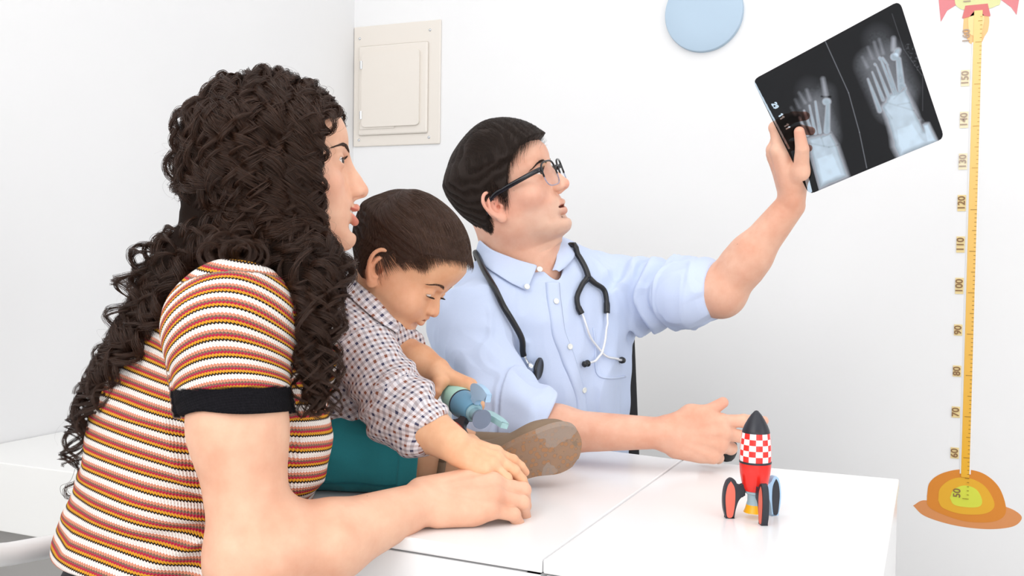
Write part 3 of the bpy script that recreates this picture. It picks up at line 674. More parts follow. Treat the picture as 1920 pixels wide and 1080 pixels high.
# ---------------------------------------------------------------- short hair: a combed body plus strands
def hair_tools(M, sc, pm, phis, zmins, thick):          # thick(q) -> mm
    L = loft(pm); M = np.asarray(M, float); A = M[:3, :3].astype(np.float32); o = M[:3, 3].astype(np.float32)
    loc = lambda p: ((np.asarray(p, np.float32) - o) @ A) / sc
    wor = lambda q: (np.asarray(q) * sc) @ M[:3, :3].T + M[:3, 3]
    zz = np.array(zmins, float)
    def mask(q, s0=-5, s1=7):
        ph = np.degrees(np.arctan2(q[:, 0], q[:, 1] - 5)); zm = np.interp(ph if min(phis) < 0 else np.abs(ph), phis, zz); return sstep(s0, s1, q[:, 2] - zm)
    def shell(q): m = mask(q); return L.f(q) - (m * thick(q) - 4 * (1 - m))
    return L, loc, wor, mask, shell
def hair_cap(name, tools, sc, mat, parent, vs=.0022, groove=None):
    L, loc, wor, mask, shell = tools[:5]
    S = Sdf(); c = wor(np.array([[0, 0, 20.]]))[0]
    def f(p):
        q = loc(p); d = shell(q)
        if groove is not None: d = d + groove(q)
        return (d * sc * .9).astype(np.float32)
    S.u(Pr(f, c, .17), 0); S.s(Pr(lambda p: ((L.f(loc(p)) + 3) * sc).astype(np.float32), c, .17), 0)
    me, V = sdf_mesh(name, S, c - .17, c + .17, vs); return link('hair', me, mat, parent)
def comb(tools, sc, flow, length, n, steps, rng, off=(.55, 1.1), wave=None, jit=.25, rad=.00028, mat=None, parent=None, name='hair_strands', front=None):
    L, loc, wor, mask, shell = tools[:5]
    q = rng.normal(size=(n * 4, 3)); q /= np.linalg.norm(q, axis=1)[:, None]; q = (q * (72, 95, 85) + (0, 0, 40)).astype(np.float32)
    def grd(f, q): h = 1.0; return np.stack([f(q + h * e) - f(q - h * e) for e in np.eye(3, dtype=np.float32)], 1) / 2
    def put(f, q, off):
        for _ in range(3): g = grd(f, q); q = q - ((f(q) - off) / ((g * g).sum(1) + 1e-3))[:, None] * g
        return q.astype(np.float32)
    q = put(L.f, q, 0); keep = mask(q) > rng.random(len(q)) * .6 + .3; q = q[keep][:n]; n = len(q)
    o = rng.uniform(*off, n).astype(np.float32); ln = length(q) * rng.uniform(.75, 1.1, n); st = ln / steps; jd = rng.normal(size=(n, 3)) * jit
    q = put(L.f, q, np.maximum((tools[5](q) if len(tools) > 5 else 8) * o * .92, .5) * mask(q, -6, 14)); out = [q - 0]; p = q; lift = rng.uniform(0, 1, n)
    for i in range(steps):
        d = flow(p) + jd; g = grd(L.f, p); g /= np.linalg.norm(g, axis=1)[:, None] + 1e-6; d = d - (d * g).sum(1)[:, None] * g; d /= np.linalg.norm(d, axis=1)[:, None] + 1e-6
        p = (p + d * st[:, None]).astype(np.float32); m = mask(p, -30, 2); tk = tools[5](p) if len(tools) > 5 else 8
        p = put(L.f, p, np.maximum(tk * o * min(1, .93 + i * .03), .8) * (.35 + .65 * m)); out.append(p)
    P_ = np.stack(out, 1)
    if wave is not None: P_ = wave(P_)
    W = wor(P_.reshape(-1, 3)).reshape(n, steps + 1, 3); tp = np.linspace(1, .25, steps + 1) * rad
    return hair_obj(name, list(W), [tp] * n, mat, parent)

# ================================================================ the man in the blue shirt
DPM = head_prm(z=[-100, -95, -87, -76, -63, -48, -35, -20, 0, 20, 35, 50, 70, 90, 106, 118, 126], B=[0, -14, -30, -40, -48, -56, -62, -70, -82, -90, -94, -96, -94, -84, -69, -50, -25], gap=5.5, mouth_w=24, lip=1.14, nose_dz=4, nose_dy=1, F=[42, 70, 84, 87, 82, 82, 83, 84, 86, 86, 92, 95, 93, 85, 71, 50, 20], W=[10, 24, 38, 50, 58, 62, 64, 67, 70, 72, 74, 75, 74, 66, 53, 37, 18], gaze=(.12, 1, .12), slit=4.4, chin=(0, 73, -79), ear=(73,-6,-9), ear_s=.92)
DS = .00097
DM = head_frame(22, 19, 10, (925, 377), 1.665, (73, -6, 2), DS)
dl = lambda x, y, z: DM[:3, :3] @ (np.array((x, y, z)) * DS) + DM[:3, 3]
for nm, l, t in (('nose', (0, 118, -15), (1075, 343)), ('eye', (31, 83, 19), (1022, 330)), ('chin', (0, 84, -98), (1062, 438)), ('hairline', (0, 92, 62), (1012, 255)), ('crown', (0, 0, 126), (940, 226)), ('back', (0, -96, 50), (838, 320))): print(nm, np.round(proj(dl(*l))), t)
DB = Sdf(); add_ops = lambda S, ops: S.ops.extend(ops)
dlocal, dlips = add_head(DB, DM, DS, DPM)
cf = D(.62, 0, -.78); cf[2] = 0; cf /= np.linalg.norm(cf); cl = np.array((-cf[1], cf[0], 0.)); UZ = np.array((0, 0, 1.)); 
if cl @ R_ < 0: cl = -cl
dneck = P(985, 520, 1.765); nk = lambda f, l, u: dneck + cf * f + cl * l + UZ * u
DB.u(cap(dl(0, -22, -30), nk(-.01, 0, .0), .057, .060), .022); DB.u(cap(dl(0, 30, -80), nk(.03, 0, -.02), .030, .045), .03)
shR, shL = P(876, 606, 1.66), P(1165, 545, 1.86)
DB.u(cap(nk(-.02, 0, -.02), shR + UZ * .01, .045, .045), .03); DB.u(cap(nk(-.02, 0, -.02), shL, .045, .045), .03)
tors = P(1012, 680, 1.81); tc = lambda f, l, u: tors + cf * f + cl * l + UZ * u
TR = np.stack([cl, cf, UZ], 1)
DB.u(ell(tc(0, 0, .02), (.15, .095, .17), TR), .04); DB.u(ell(tc(0, 0, -.2), (.14, .10, .2), TR), .04)
elR, wrR = P(938, 806, 1.55), P(1240, 812, 1.475)
DB.u(cap(shR, elR, .050, .041), .02); DB.u(cap(elR, elR + (wrR - elR) * .35, .040, .041), .02); DB.u(cap(elR + (wrR - elR) * .3, wrR, .041, .027, .86, UZ * 1.0 + 0 * cf), .02)
elL, wrL = P(1356, 543, 1.71), P(1482, 385, 1.64)
ax = (wrL - elL) / np.linalg.norm(wrL - elL)
DB.u(cap(shL, elL + (shL - elL) * .02, .052, .043), .02); DB.u(cap(elL, elL + (wrL - elL) * .40, .037, .0355), .02); DB.u(cap(elL + (wrL - elL) * .3, wrL, .0355, .0245), .02)
DB.u(sph(elL + (elL - wrL) * .10 + (elL - shL) * .03, .028), .03)
# right hand: on its edge, fingers pointing right, thumb up
hy = D(1, -.07, -.05); hz = D(.06, .18, -1)
HMR = frame(y=hy, z=hz, o=wrR + D(.005, -.002, 0))
hr, htR = hand_ops(HMR, 1 if np.dot(HMR[:3, 0], UZ) > 0 else -1, .90, curl=((14, 8, 14), (28, 22, 20), (55, 45, 20), (66, 55, 25)), spread=(6, -4, -6, -9),
    thumb=((.036, .042, -.004), (.044, .072, -.002), (.060, .094, .002)), fat=1.08)
add_ops(DB, hr)
# left hand: holds the film, palm towards the lens, thumb up in front of it
hyL = D(-.30, 1, .02); hzL = D(-.97, -.25, .10)
HML = frame(y=hyL, z=hzL, o=wrL + D(.0, .006, 0))
hl, htL = hand_ops(HML, 1 if np.dot(HML[:3, 0], F_) < 0 else -1, .93, curl=((8, 62, 28), (30, 45, 28), (48, 42, 25), (60, 42, 25)), spread=(2, 0, -2, -4),
    thumb=((.038, .042, -.024), (.058, .080, -.034), (.067, .110, -.036)), fat=1.05)
add_ops(DB, hl)
lo, hi = bounds(DB); lo[2] = max(lo[2], .55)
DB.i(plane((0, 0, .60), (0, 0, -1)), 0)
me, V = sdf_mesh('doctor_body', DB, lo, hi, .0016)
MAT['skin_man'] = skin_mat('skin_man', lin('edbfa6'), lin('dea287'), .022)
def skin_cols(V, lips, lipc=(.88, .62, .62), tips=(), pink=()):
    C = np.ones((len(V), 3), np.float32); m = lips(V)[:, None]; C = C * (1 - m * (1 - np.array(lipc)))
    for c, r, s in pink:
        w = np.exp(-((V - c) ** 2).sum(1) / (r * r))[:, None] * s; C = C * (1 - w * np.array((.0, .32, .30)))
    return C
pk = [(t[0], .012, .5) for t in htR + htL] + [(dl(74, -6, 2), .035, .6), (dl(0, 112, -15), .014, .5), (dl(45, 55, -18), .03, .35), (dl(-45, 55, -18), .03, .35)]
C = skin_cols(V, dlips, (.84, .52, .52), tips=(), pink=pk)
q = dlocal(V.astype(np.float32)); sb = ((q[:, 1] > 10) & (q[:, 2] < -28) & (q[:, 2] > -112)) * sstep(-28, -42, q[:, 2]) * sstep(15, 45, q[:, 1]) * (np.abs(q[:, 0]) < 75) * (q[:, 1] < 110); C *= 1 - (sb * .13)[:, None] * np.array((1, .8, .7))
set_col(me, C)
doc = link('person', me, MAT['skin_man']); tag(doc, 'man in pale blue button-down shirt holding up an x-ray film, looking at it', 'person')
eyeballs(DM, DS, DPM, doc, (.045, .02, .01))
# ---- shirt
DSH = Sdf()
DSH.u(cap(nk(-.03, -.05, -.035), shR + D(.02, .01, 0), .052, .058), .03); DSH.u(cap(nk(-.03, .05, -.03), shL + D(-.01, .005, 0), .052, .058), .03)
DSH.u(cap(nk(-.015, 0, .01), nk(-.01, 0, -.08), .062, .10), .03)
DSH.u(ell(tc(.005, .0, .03), (.185, .125, .20), TR), .05); DSH.u(ell(tc(.01, .01, -.14), (.172, .128, .26), TR), .05); DSH.u(ell(tc(.01, 0, -.3), (.17, .13, .14), TR), .04)
DSH.u(cap(shR, elR + UZ * .012, .064, .060), .02); DSH.u(cap(shR + D(.03, -.08, 0), elR + UZ * .02 + D(-.01, 0, 0), .05, .062), .02)
cuR0 = elR + (wrR - elR) * -.02 + UZ * .014; cuR1 = elR + (wrR - elR) * .215 + UZ * .012
DSH.u(cap(cuR0, cuR1, .058, .057), .02)
eU = (elL - shL) / np.linalg.norm(elL - shL); cuL1 = elL - eU * .045
DSH.u(cap(shL, cuL1, .058, .051), .02); DSH.u(cap(shL + D(.02, -.03, 0), cuL1 + D(-.03, -.015, 0), .045, .045), .02)
def armc(p, a, b): ab = b - a; L = np.linalg.norm(ab); t = (p - a) @ (ab / L) / L; w = (p - a) - t[:, None] * ab; return t, np.linalg.norm(w, axis=1), w
def dfold(p, d):
    m = np.abs(d) < .03
    if not m.any(): return d
    q = p[m]; o = np.zeros(len(q), np.float32)
    n1 = vnoise(q @ np.diag([1, 1, .45]).astype(np.float32) + 3, 14) ; n2 = vnoise(q + 7, 30)
    rd = lambda x: 1 - np.abs(x) * 2.2
    o += .0045 * rd(n1) + .0016 * n2 + .0012 * rd(vnoise(q @ np.diag([1.2, 1.2, .5]).astype(np.float32) + 9, 34))
    # raised sleeve: soft rings of bunched cloth, and hem roll
    t, r, w = armc(q, shL.astype(np.float32), cuL1.astype(np.float32)); m1 = sstep(.11, .085, r) * sstep(.02, .12, t) * (t < 1.25)
    ph = t * 25 + 4.2 * vnoise(q, 13); o += m1 * sstep(.1, .3, t) * sstep(.74, .62, t) * .0062 * np.sin(ph)
    o += m1 * sstep(.66, .69, t) * .005
    t, r, w = armc(q, shR.astype(np.float32), elR.astype(np.float32)); m2 = sstep(.10, .078, r) * sstep(.05, .15, t)
    dg = (q @ D(.5, .8, 0).astype(np.float32)); o += m2 * sstep(.15, .4, t) * .0045 * np.sin(dg * 95 + 3 * vnoise(q, 11))
    t, r, w = armc(q, cuR0.astype(np.float32), cuR1.astype(np.float32)); o += sstep(.10, .08, r) * sstep(.35, .40, t) * sstep(1.6, 1.3, t) * .0045
    cr_ = lambda v: np.maximum(0, 1 - np.abs(v) * 5); o += np.maximum(m1, m2) * .0030 * cr_(vnoise(q @ np.diag([1, 1, .6]).astype(np.float32) + 2, 19)) - .0016 * cr_(vnoise(q @ np.diag([1.2, .8, .5]).astype(np.float32) + 6, 9))
    s = (q - dneck) @ cl.astype(np.float32); h = q[:, 2] - tors[2]                # slack over the belly: vertical drapes
    o += sstep(.10, -.05, h) * .004 * np.sin(s * 62 + 3.5 * vnoise(q, 6)); out = d.copy(); out[m] -= o; return out
DSH.d(dfold)
cutn = D(.88, -.47, 0); cutn /= np.linalg.norm(cutn); c0 = elR + (wrR - elR) * .245
DSH.s(rbox(frame(y=cutn, z=F_, o=c0 + cutn * .11), (.13, .11, .085), .002), .005)
DSH.s(rbox(frame(y=eU, z=F_, o=cuL1 + eU * (.036 + .1)), (.11, .10, .12), .002), .005)
# hollows at the cuffs and the neck
DSH.s(cap(elR + (wrR - elR) * .19, elR + (wrR - elR) * .45, .040, .040), .004); DSH.s(cap(elL - eU * .05, elL + eU * .05, .043, .044), .004)
DSH.s(cap(dl(0, 0, -45), nk(.012, 0, .0), .066, .061), .004); DSH.s(cap(nk(.045, .0, .05), nk(.080, .004, -.022), .042, .008), .006)
DSH.i(plane((0, 0, .42), (0, 0, -1)), 0)
lo, hi = bounds(DSH); lo[2] = .40
me, V = sdf_mesh('doctor_shirt', DSH, lo, hi, .0022)
def cloth_mat(name, c1, c2, weave=900, amt=.25):
    t = NT(name); oc = t.n('ShaderNodeTexCoord').outputs['Object']; n = t.noise(1400, 2, oc); n2 = t.noise(60, 3, oc)
    t.l(t.mix(n.outputs[0], c1, c2), t.b.inputs['Base Color']); t.set(Roughness=.85); t.b.inputs['Specular IOR Level'].default_value = .15
    t.b.inputs['Sheen Weight'].default_value = .15; h = t.math('ADD', t.math('MULTIPLY', n.outputs[0], .25), n2.outputs[0]); t.bump(h, amt, .0012); return t.m
MAT['shirt_blue'] = cloth_mat('oxford_cotton', lin('c3d2f1'), lin('d3dff6'))
shirt = link('shirt', me, MAT['shirt_blue'], doc)

# ---- hair of the man
MAT['hair_black'] = hair_mat('dark_hair', (.012, .007, .005), (.036, .020, .014), .45, .25)
dphi = [0, 20, 38, 50, 62, 74, 80, 86, 100, 115, 140, 180]; dz = [78, 79, 76, 66, 48, 10, 0, 26, 24, -26, -78, -92]
dth = lambda q: 7 + 10 * sstep(40, 100, q[:, 2]) * sstep(-60, 20, q[:, 1]) + 1 * sstep(20, -70, q[:, 1])
dt = hair_tools(DM, DS, DPM, dphi, dz, dth) + (dth,)
hair_cap('doctor_hair_cap', dt, DS, plain('hair_body_black', (.020, .012, .009), .6, spec=.2), doc, groove=lambda q: .9 * np.sin(q[:, 0] * .55 + q[:, 2] * .25 + 2 * vnoise(q, .06)) - .5)
def dflow(q):
    top = sstep(70, 100, q[:, 2])[:, None]; back = sstep(10, -60, q[:, 1])[:, None]
    f = top * np.array((.75, .6, -.1)) + (1 - top) * ((1 - back) * np.array((.0, -.35, -1)) + back * np.array((0, .05, -1)))
    fr = (sstep(30, 75, q[:, 1]) * sstep(40, 70, q[:, 2]))[:, None]; return f * (1 - fr) + fr * np.array((.95, .0, -.25))
comb(dt, DS, dflow, lambda q: 34 + 26 * sstep(50, 100, q[:, 2]), 17000, 9, np.random.default_rng(3), off=(.8, 1.12), mat=MAT['hair_black'], parent=doc, rad=.0003, jit=.09)

# ---- brows and lashes
def brow_hair(S, wor, pts, n, width, length, mat, parent, rng, name, rad=.00022, lift=.0006):
    c = spline(pts, 12); i = rng.integers(2, len(c) - 2, n); t = i / len(c); T = np.gradient(c, axis=0); T /= np.linalg.norm(T, axis=1)[:, None]
    tap = np.minimum(1, np.minimum(t * 5, (1 - t) * 2.2)); o = np.stack([np.zeros(n), np.zeros(n), rng.uniform(-.5, .5, n) * width * tap], 1)
    a = c[i] + o; d = T[i] * 1.0 + np.array((0, 0, 1.0)) * (.55 - .9 * t)[:, None] - o * .08; d /= np.linalg.norm(d, axis=1)[:, None]
    st = [wor(a + d * (length * f)) for f in (0, .35, .7, 1.0)]; st = [onto(S, q, l, 2) for q, l in zip(st, (-.0002, lift * .6, lift, lift * .8))]
    W = np.stack(st, 1); return hair_obj(name, list(W), [np.array([1, .9, .6, .2]) * rad] * n, mat, parent)
def lashes(M, sc, pm, parent, mat, down=False, L=8):
    S_ = []; wor = lambda q: M[:3, :3] @ (np.array(q) * sc) + M[:3, 3]
    ex, ey, ez = pm['eye']; er = pm['eye_r']
    for s in (1, -1):
        for t in np.linspace(-1, 1, 26):
            x = ex + t * er * .98; zz = ez + pm['slit_dz'] + pm['slit'] * math.sqrt(max(0, 1 - t * t * .9)) ; y = ey + math.sqrt(max(1, (er + 1.5) ** 2 - (x - ex) ** 2 - (zz - ez) ** 2))
            k = -.6 if down else .25; S_.append(np.array([wor((s * x, y, zz)), wor((s * (x + t * 1.5), y + L * .5, zz + L * k * .3)), wor((s * (x + t * 3), y + L * .85, zz + L * (k * .3 + (.1 if down else .5))))]))
    return hair_obj('eyelashes', S_, [np.array([.00028, .0002, .0001])] * len(S_), mat, parent)
dw = dt[2]
for s in (1, -1): brow_hair(DB, dw, [(s * 10, 92, 31), (s * 24, 92, 34.5), (s * 38, 84, 34.5), (s * 51, 70, 29)], 210, 6.5, 7.5, MAT['hair_black'], doc, np.random.default_rng(5 + s), 'eyebrow')
lashes(DM, DS, DPM, doc, MAT['hair_black'])
bmt = bmesh.new(); q0 = np.array([dl(x, 84 - abs(x) * .45, DPM['mouth_z'] + 3.5) for x in np.linspace(-16, 16, 13)]); tube_bm(bmt, q0, .0024, 8); bm_obj('teeth', bmt, MAT['teeth'], doc, smooth=True)
# ---- collar, placket, buttons, pocket
DU = Sdf(); DU.ops = list(DSH.ops[:DSH.ops.index(next(o for o in DSH.ops if o[0] == 's'))]); DU.u(cap(dl(0, -22, -30), nk(-.01, 0, .0), .058, .061), .01); DU.u(cap(dl(0, 10, -60), nk(.02, 0, -.02), .045, .05), .01)
def leaf(name, N, O, off, mat, parent, rows=6, n=6, dmin=.8):
    Ns, Os = spline([(*p,) for p in N], n), spline([(*p,) for p in O], n); out = []
    for s in np.linspace(0, 1, rows):
        px = Ns * (1 - s) + Os * s; h = np.array([march(DU, x, y) if march(DU, x, y) is not None else (np.nan,) * 3 for x, y in px])
        bad = np.isnan(h[:, 0])
        if bad.any(): g = np.nonzero(~bad)[0]; h[bad] = h[g[np.abs(g[None] - np.nonzero(bad)[0][:, None]).argmin(1)]]
        gr = grad(DU, h); o_ = off[0] * (1 - s) + off[1] * s + .004 * math.sin(math.pi * s); out.append(h + gr * o_)
    return patch(name, np.array(out), mat, parent, .0022)
leaf('collar', [(902, 447), (925, 466), (962, 484), (1008, 498)], [(898, 492), (925, 514), (955, 533), (987, 548)], (.004, .004), MAT['shirt_blue'], shirt)
leaf('collar', [(1036, 447), (1040, 465), (1040, 488), (1033, 510)], [(1056, 452), (1071, 468), (1072, 488), (1046, 514)], (.004, .006), MAT['shirt_blue'], shirt)
nax = (nk(0, 0, 0) - dl(0, -10, -60)); nax /= np.linalg.norm(nax); rows = []
for hgt in (.016, .0, -.018):
    ring = []
    for ph in np.linspace(50, 322, 40):
        a = math.radians(ph); dr = cf * math.cos(a) + cl * math.sin(a); ring.append(nk(-.006, 0, .012) - nax * hgt + dr * (.0625 + (.002 if hgt > 0 else .004)))
    rows.append(ring)
patch('collar_band', np.array(rows), MAT['shirt_blue'], shirt, .002)
plk = lay(DSH, [(1036, 530), (1040, 570), (1047, 620), (1062, 662), (1078, 705), (1088, 745), (1092, 780)], 0, 8)
ribbon(DSH, plk, .027, .0030, 'placket', MAT['shirt_blue'], shirt)
MAT['button'] = plain('pearl_button', 'eef0ea', .25)
for x, y in ((1010, 509), (985, 541), (1041, 566), (1066, 650), (1092, 731)):
    p = march(DU, x, y); g = grad(DU, p)[0]; bm = bmesh.new(); o_ = .0045 if y > 545 else .0085
    add_lathe(bm, [(0, .0012), (.003, .001), (.0042, .0016), (.005, .0012), (.005, 0)], 24, toM(frame(x=R_, y=np.cross(g, R_), z=g, o=p + g * o_))); bm_obj('button', bm, MAT['button'], shirt, smooth=True)
pk_ = [(1117, 640), (1125, 705), (1160, 711), (1188, 702)]
pth = lay(DSH, [(1112, 615), (1116, 650), (1120, 700), (1145, 709), (1172, 706)], 0, 8); ribbon(DSH, pth, .003, .0016, 'chest_pocket', MAT['shirt_blue'], shirt)
# ---- eyeglasses
gl = empty('eyeglasses', dl(0, 90, 15), 'black-topped eyeglasses with clear lower rims worn by the man', 'glasses')
MAT['glass_black'] = plain('glossy_black_acetate', '15151c', .18); MAT['clear_acetate'] = plain('clear_acetate', 'b9c3e0', .1); MAT['clear_acetate'].node_tree.nodes['Principled BSDF'].inputs['Transmission Weight'].default_value = .7
t = NT('lens_glass'); tr = t.n('ShaderNodeBsdfTransparent'); gs = t.n('ShaderNodeBsdfGlossy'); gs.inputs['Roughness'].default_value = .03; mxs = t.n('ShaderNodeMixShader'); mxs.inputs[0].default_value = .10
t.l(tr.outputs[0], mxs.inputs[1]); t.l(gs.outputs[0], mxs.inputs[2]); t.l(mxs.outputs[0], t.t.nodes['Material Output'].inputs['Surface']); MAT['lens'] = t.m
def lens_pt(s, a, k=1.0):
    c, s_ = math.cos(a), math.sin(a); x = 27 * k * math.copysign(abs(c) ** .6, c); z = 22 * k * math.copysign(abs(s_) ** .6, s_)
    return dl(s * (36.5 + x), 102 - ((33 + x) / 62) ** 2 * 9, 11.5 + z - (z > 0) * 0)
for s in (1, -1):
    A = np.linspace(0, 2 * math.pi, 65)
    for nm, a0, a1, m, r in (('rim', -.05, math.pi + .05, 'glass_black', 1.7), ('lower_rim', math.pi + .04, 2 * math.pi - .04, 'clear_acetate', 1.0)):
        bm = bmesh.new(); tube_bm(bm, np.array([lens_pt(s, a) for a in np.linspace(a0, a1, 30)]), r * .001, 8); o = bm_obj(nm, bm, MAT[m], gl, smooth=True)
    bm = bmesh.new(); bm.faces.new([bm.verts.new(lens_pt(s, a, .97)) for a in A[:-1]]); bm_obj('lens', bm, MAT['lens'], gl)
    pth = spline([dl(s * 57, 94, 22), dl(s * 66, 86, 22), dl(s * 73, 60, 19), dl(s * 77, 20, 14), dl(s * 78, 2, 11), dl(s * 77, -14, 2), dl(s * 75, -24, -16)], 6)
    V, Fq = tube_np(pth, .0022, 10); up = DM[:3, 2]; cen = np.vstack([np.repeat(pth, 10, 0), pth[:1], pth[-1:]]); w = V - cen; V = cen + w + up * (w @ up)[:, None] * .9
    link('temple', mesh_np('temple', V, Fq), MAT['glass_black'], gl)
bm = bmesh.new(); tube_bm(bm, spline([dl(9, 100, 20), dl(0, 103, 22), dl(-9, 100, 20)], 5), .0019, 8); bm_obj('bridge', bm, MAT['glass_black'], gl, smooth=True)
# ---- stethoscope
st = empty('stethoscope', dneck, 'black stethoscope hanging around the neck of the man in the blue shirt', 'stethoscope')
MAT['rubber'] = plain('black_rubber_tube', '1b1c1f', .32)
R1 = .0052
MAT['pale_metal'] = plain('brushed_pale_metal', 'eceef2', .3, .35)
def tub(name, path, rad, mat, parent, seg=12): V, Fq = tube_np(path, rad, seg); return link(name, mesh_np(name, V, Fq), mat, parent)
back = [nk(-.006, 0, .0) + cf * (.079 * math.cos(a)) + cl * (.079 * math.sin(a)) + UZ * (.012 - .012 * math.cos(a)) for a in np.radians([118, 150, 180, 212, 240])]
L1 = lay(DU, [(1061, 462), (1078, 482), (1090, 503), (1097, 526)], R1 + .004, 6); L0 = lay(DU, [(901, 474), (906, 502), (923, 545), (945, 592), (966, 633), (982, 664)], R1 + .003, 6)
tub('tubing', spline(np.vstack([L1[::-4], back, L0[::4], L0[-1:]]), 4), R1, MAT['rubber'], st)
for a in ([(1097, 522), (1088, 536), (1079, 556), (1080, 575), (1087, 590)], [(1097, 522), (1110, 534), (1127, 546), (1132, 566), (1132, 588)]):
    p = lay(DU, a, .007, 6); tub('yoke_arm', p, np.interp(np.linspace(0, 1, len(p)), [0, .3, .75, .8, 1], [.0056, .0048, .0046, .0056, .0056]), MAT['rubber'], st)
for a in ([(1087, 586), (1097, 622), (1118, 655), (1138, 671), (1160, 675)], [(1132, 584), (1131, 622), (1122, 660), (1112, 675), (1098, 680)]):
    p = lay(DU, a, .006 if a[0][0] < 1100 else .0085, 8); tub('ear_tube', p, .0022, MAT['pale_metal'], st)
    e = p[-1]; d = p[-1] - p[-3]; d /= np.linalg.norm(d); q = np.array([e - d * .001 + d * x for x in np.linspace(0, .017, 12)]); tub('ear_tip', q, [.0025, .0045, .0058, .0062, .006, .005, .0046, .005, .0056, .0054, .004, .0012], MAT['rubber'], st)
p = L0[-1]; q = lay(DU, [(982, 664), (992, 683)], .008, 6); tub('stem', q, .0033, MAT['chrome'], st)
c = march(DU, 1000, 689); g = grad(DU, c)[0]; c = c + g * .012; axd = D(.92, -.12, -.35); axd /= np.linalg.norm(axd); Mc = toM(frame(x=U_, y=np.cross(axd, U_), z=axd, o=c))
bm = bmesh.new(); add_lathe(bm, [(0, -.010), (.009, -.010), (.0105, -.008), (.006, -.003), (.006, .001), (.013, .0035), (.0165, .005), (.0165, .0065)], 40, Mc); cp = bm_obj('chest_piece', bm, MAT['chrome'], st, smooth=True)
bm = bmesh.new(); add_lathe(bm, [(.0168, .004), (.019, .0055), (.0192, .008), (.017, .0098), (.0155, .0085), (0, .0083)], 40, Mc); bm_obj('diaphragm', bm, MAT['rubber'], cp, smooth=True)

# ================================================================ the x-ray film
TLp, TRp, BRp, BLp = (1411, 150), (1687, 1), (1771, 259), (1517, 365)
fc = [P(*TLp, 1.590), P(*TRp, 1.525), P(*BRp, 1.545), P(*BLp, 1.592)]
nu, nv = 600, 520; u, v = np.meshgrid(np.linspace(0, 1, nu), np.linspace(0, 1, nv))
W4 = [((1 - u) * (1 - v))[..., None], (u * (1 - v))[..., None], (u * v)[..., None], ((1 - u) * v)[..., None]]
Vf = sum(w * c for w, c in zip(W4, fc)); nrm = np.cross(fc[1] - fc[0], fc[3] - fc[0]); nrm /= np.linalg.norm(nrm)
Vf = Vf + nrm * (.010 * np.sin(math.pi * u) * (.3 + .7 * v))[..., None] + nrm * (.004 * np.sin(math.pi * v))[..., None]
q = Vf - CAM; dd = q @ F_; X = 960 + FPX * (q @ R_) / dd; Y = 540 - FPX * (q @ U_) / dd          # where each point of the sheet falls in the photo, to copy its image
Z = lambda x, y: (x / 2.7 + 1380, y / 2.7)
def cdist(a, b, ra, rb):
    a = np.array(Z(*a)); b = np.array(Z(*b)); ab = b - a; t = np.clip(((X - a[0]) * ab[0] + (Y - a[1]) * ab[1]) / (ab @ ab), 0, 1)
    return np.hypot(X - a[0] - t * ab[0], Y - a[1] - t * ab[1]) - (ra + (rb - ra) * t) / 2.7
I = np.full(X.shape, .018)
def glow(d, w, amt): global I; I = np.maximum(I, amt * np.clip(.5 - d / w, 0, 1) ** 1.2)
def addg(d, w, amt): global I; I = I + amt * np.clip(.5 - d / w, 0, 1)
def pdist(pts):                                        # signed-ish distance to a polygon
    q = np.array([Z(*p) for p in pts]); ins = np.zeros(X.shape, bool); dm = np.full(X.shape, 1e9)
    for a, b in zip(q, np.roll(q, -1, 0)):
        ab = b - a; t = np.clip(((X - a[0]) * ab[0] + (Y - a[1]) * ab[1]) / (ab @ ab), 0, 1); dm = np.minimum(dm, np.hypot(X - a[0] - t * ab[0], Y - a[1] - t * ab[1]))
        c = (a[1] > Y) != (b[1] > Y); ins ^= c & (X < (b[0] - a[0]) * (Y - a[1]) / (b[1] - a[1] + 1e-9) + a[0])
    return np.where(ins, -dm, dm)
nz = vnoise(np.stack([X, Y, X * 0], -1).reshape(-1, 3), .09).reshape(X.shape); nz2 = vnoise(np.stack([X, Y, X * 0 + 9], -1).reshape(-1, 3), .35).reshape(X.shape)
# soft tissue haze
for a, b, ra, rb, m in (((690, 330), (800, 520), 70, 95, .14), ((790, 260), (850, 450), 40, 60, .10), ((390, 540), (440, 690), 60, 70, .13), ((455, 470), (465, 640), 30, 40, .08), ((720, 200), (745, 300), 60, 70, .05), ((370, 460), (400, 540), 50, 60, .04)): addg(cdist(a, b, ra, rb), 26, m)
glow(pdist([(735, 545), (770, 480), (860, 440), (905, 545), (925, 600), (1010, 720), (830, 796), (800, 740), (775, 640)]), 16, .80)
glow(pdist([(790, 640), (900, 600), (960, 690), (1010, 722), (830, 796), (800, 740)]), 22, .98)
glow(pdist([(940, 628), (975, 625), (1020, 717), (960, 730)]), 10, .95); addg(cdist((940, 620), (948, 665), 4, 5), 8, -.3)
glow(pdist([(362, 700), (480, 668), (515, 735), (567, 893), (425, 955), (398, 860)]), 14, .78); glow(pdist([(385, 790), (500, 750), (560, 893), (425, 955)]), 20, .97)
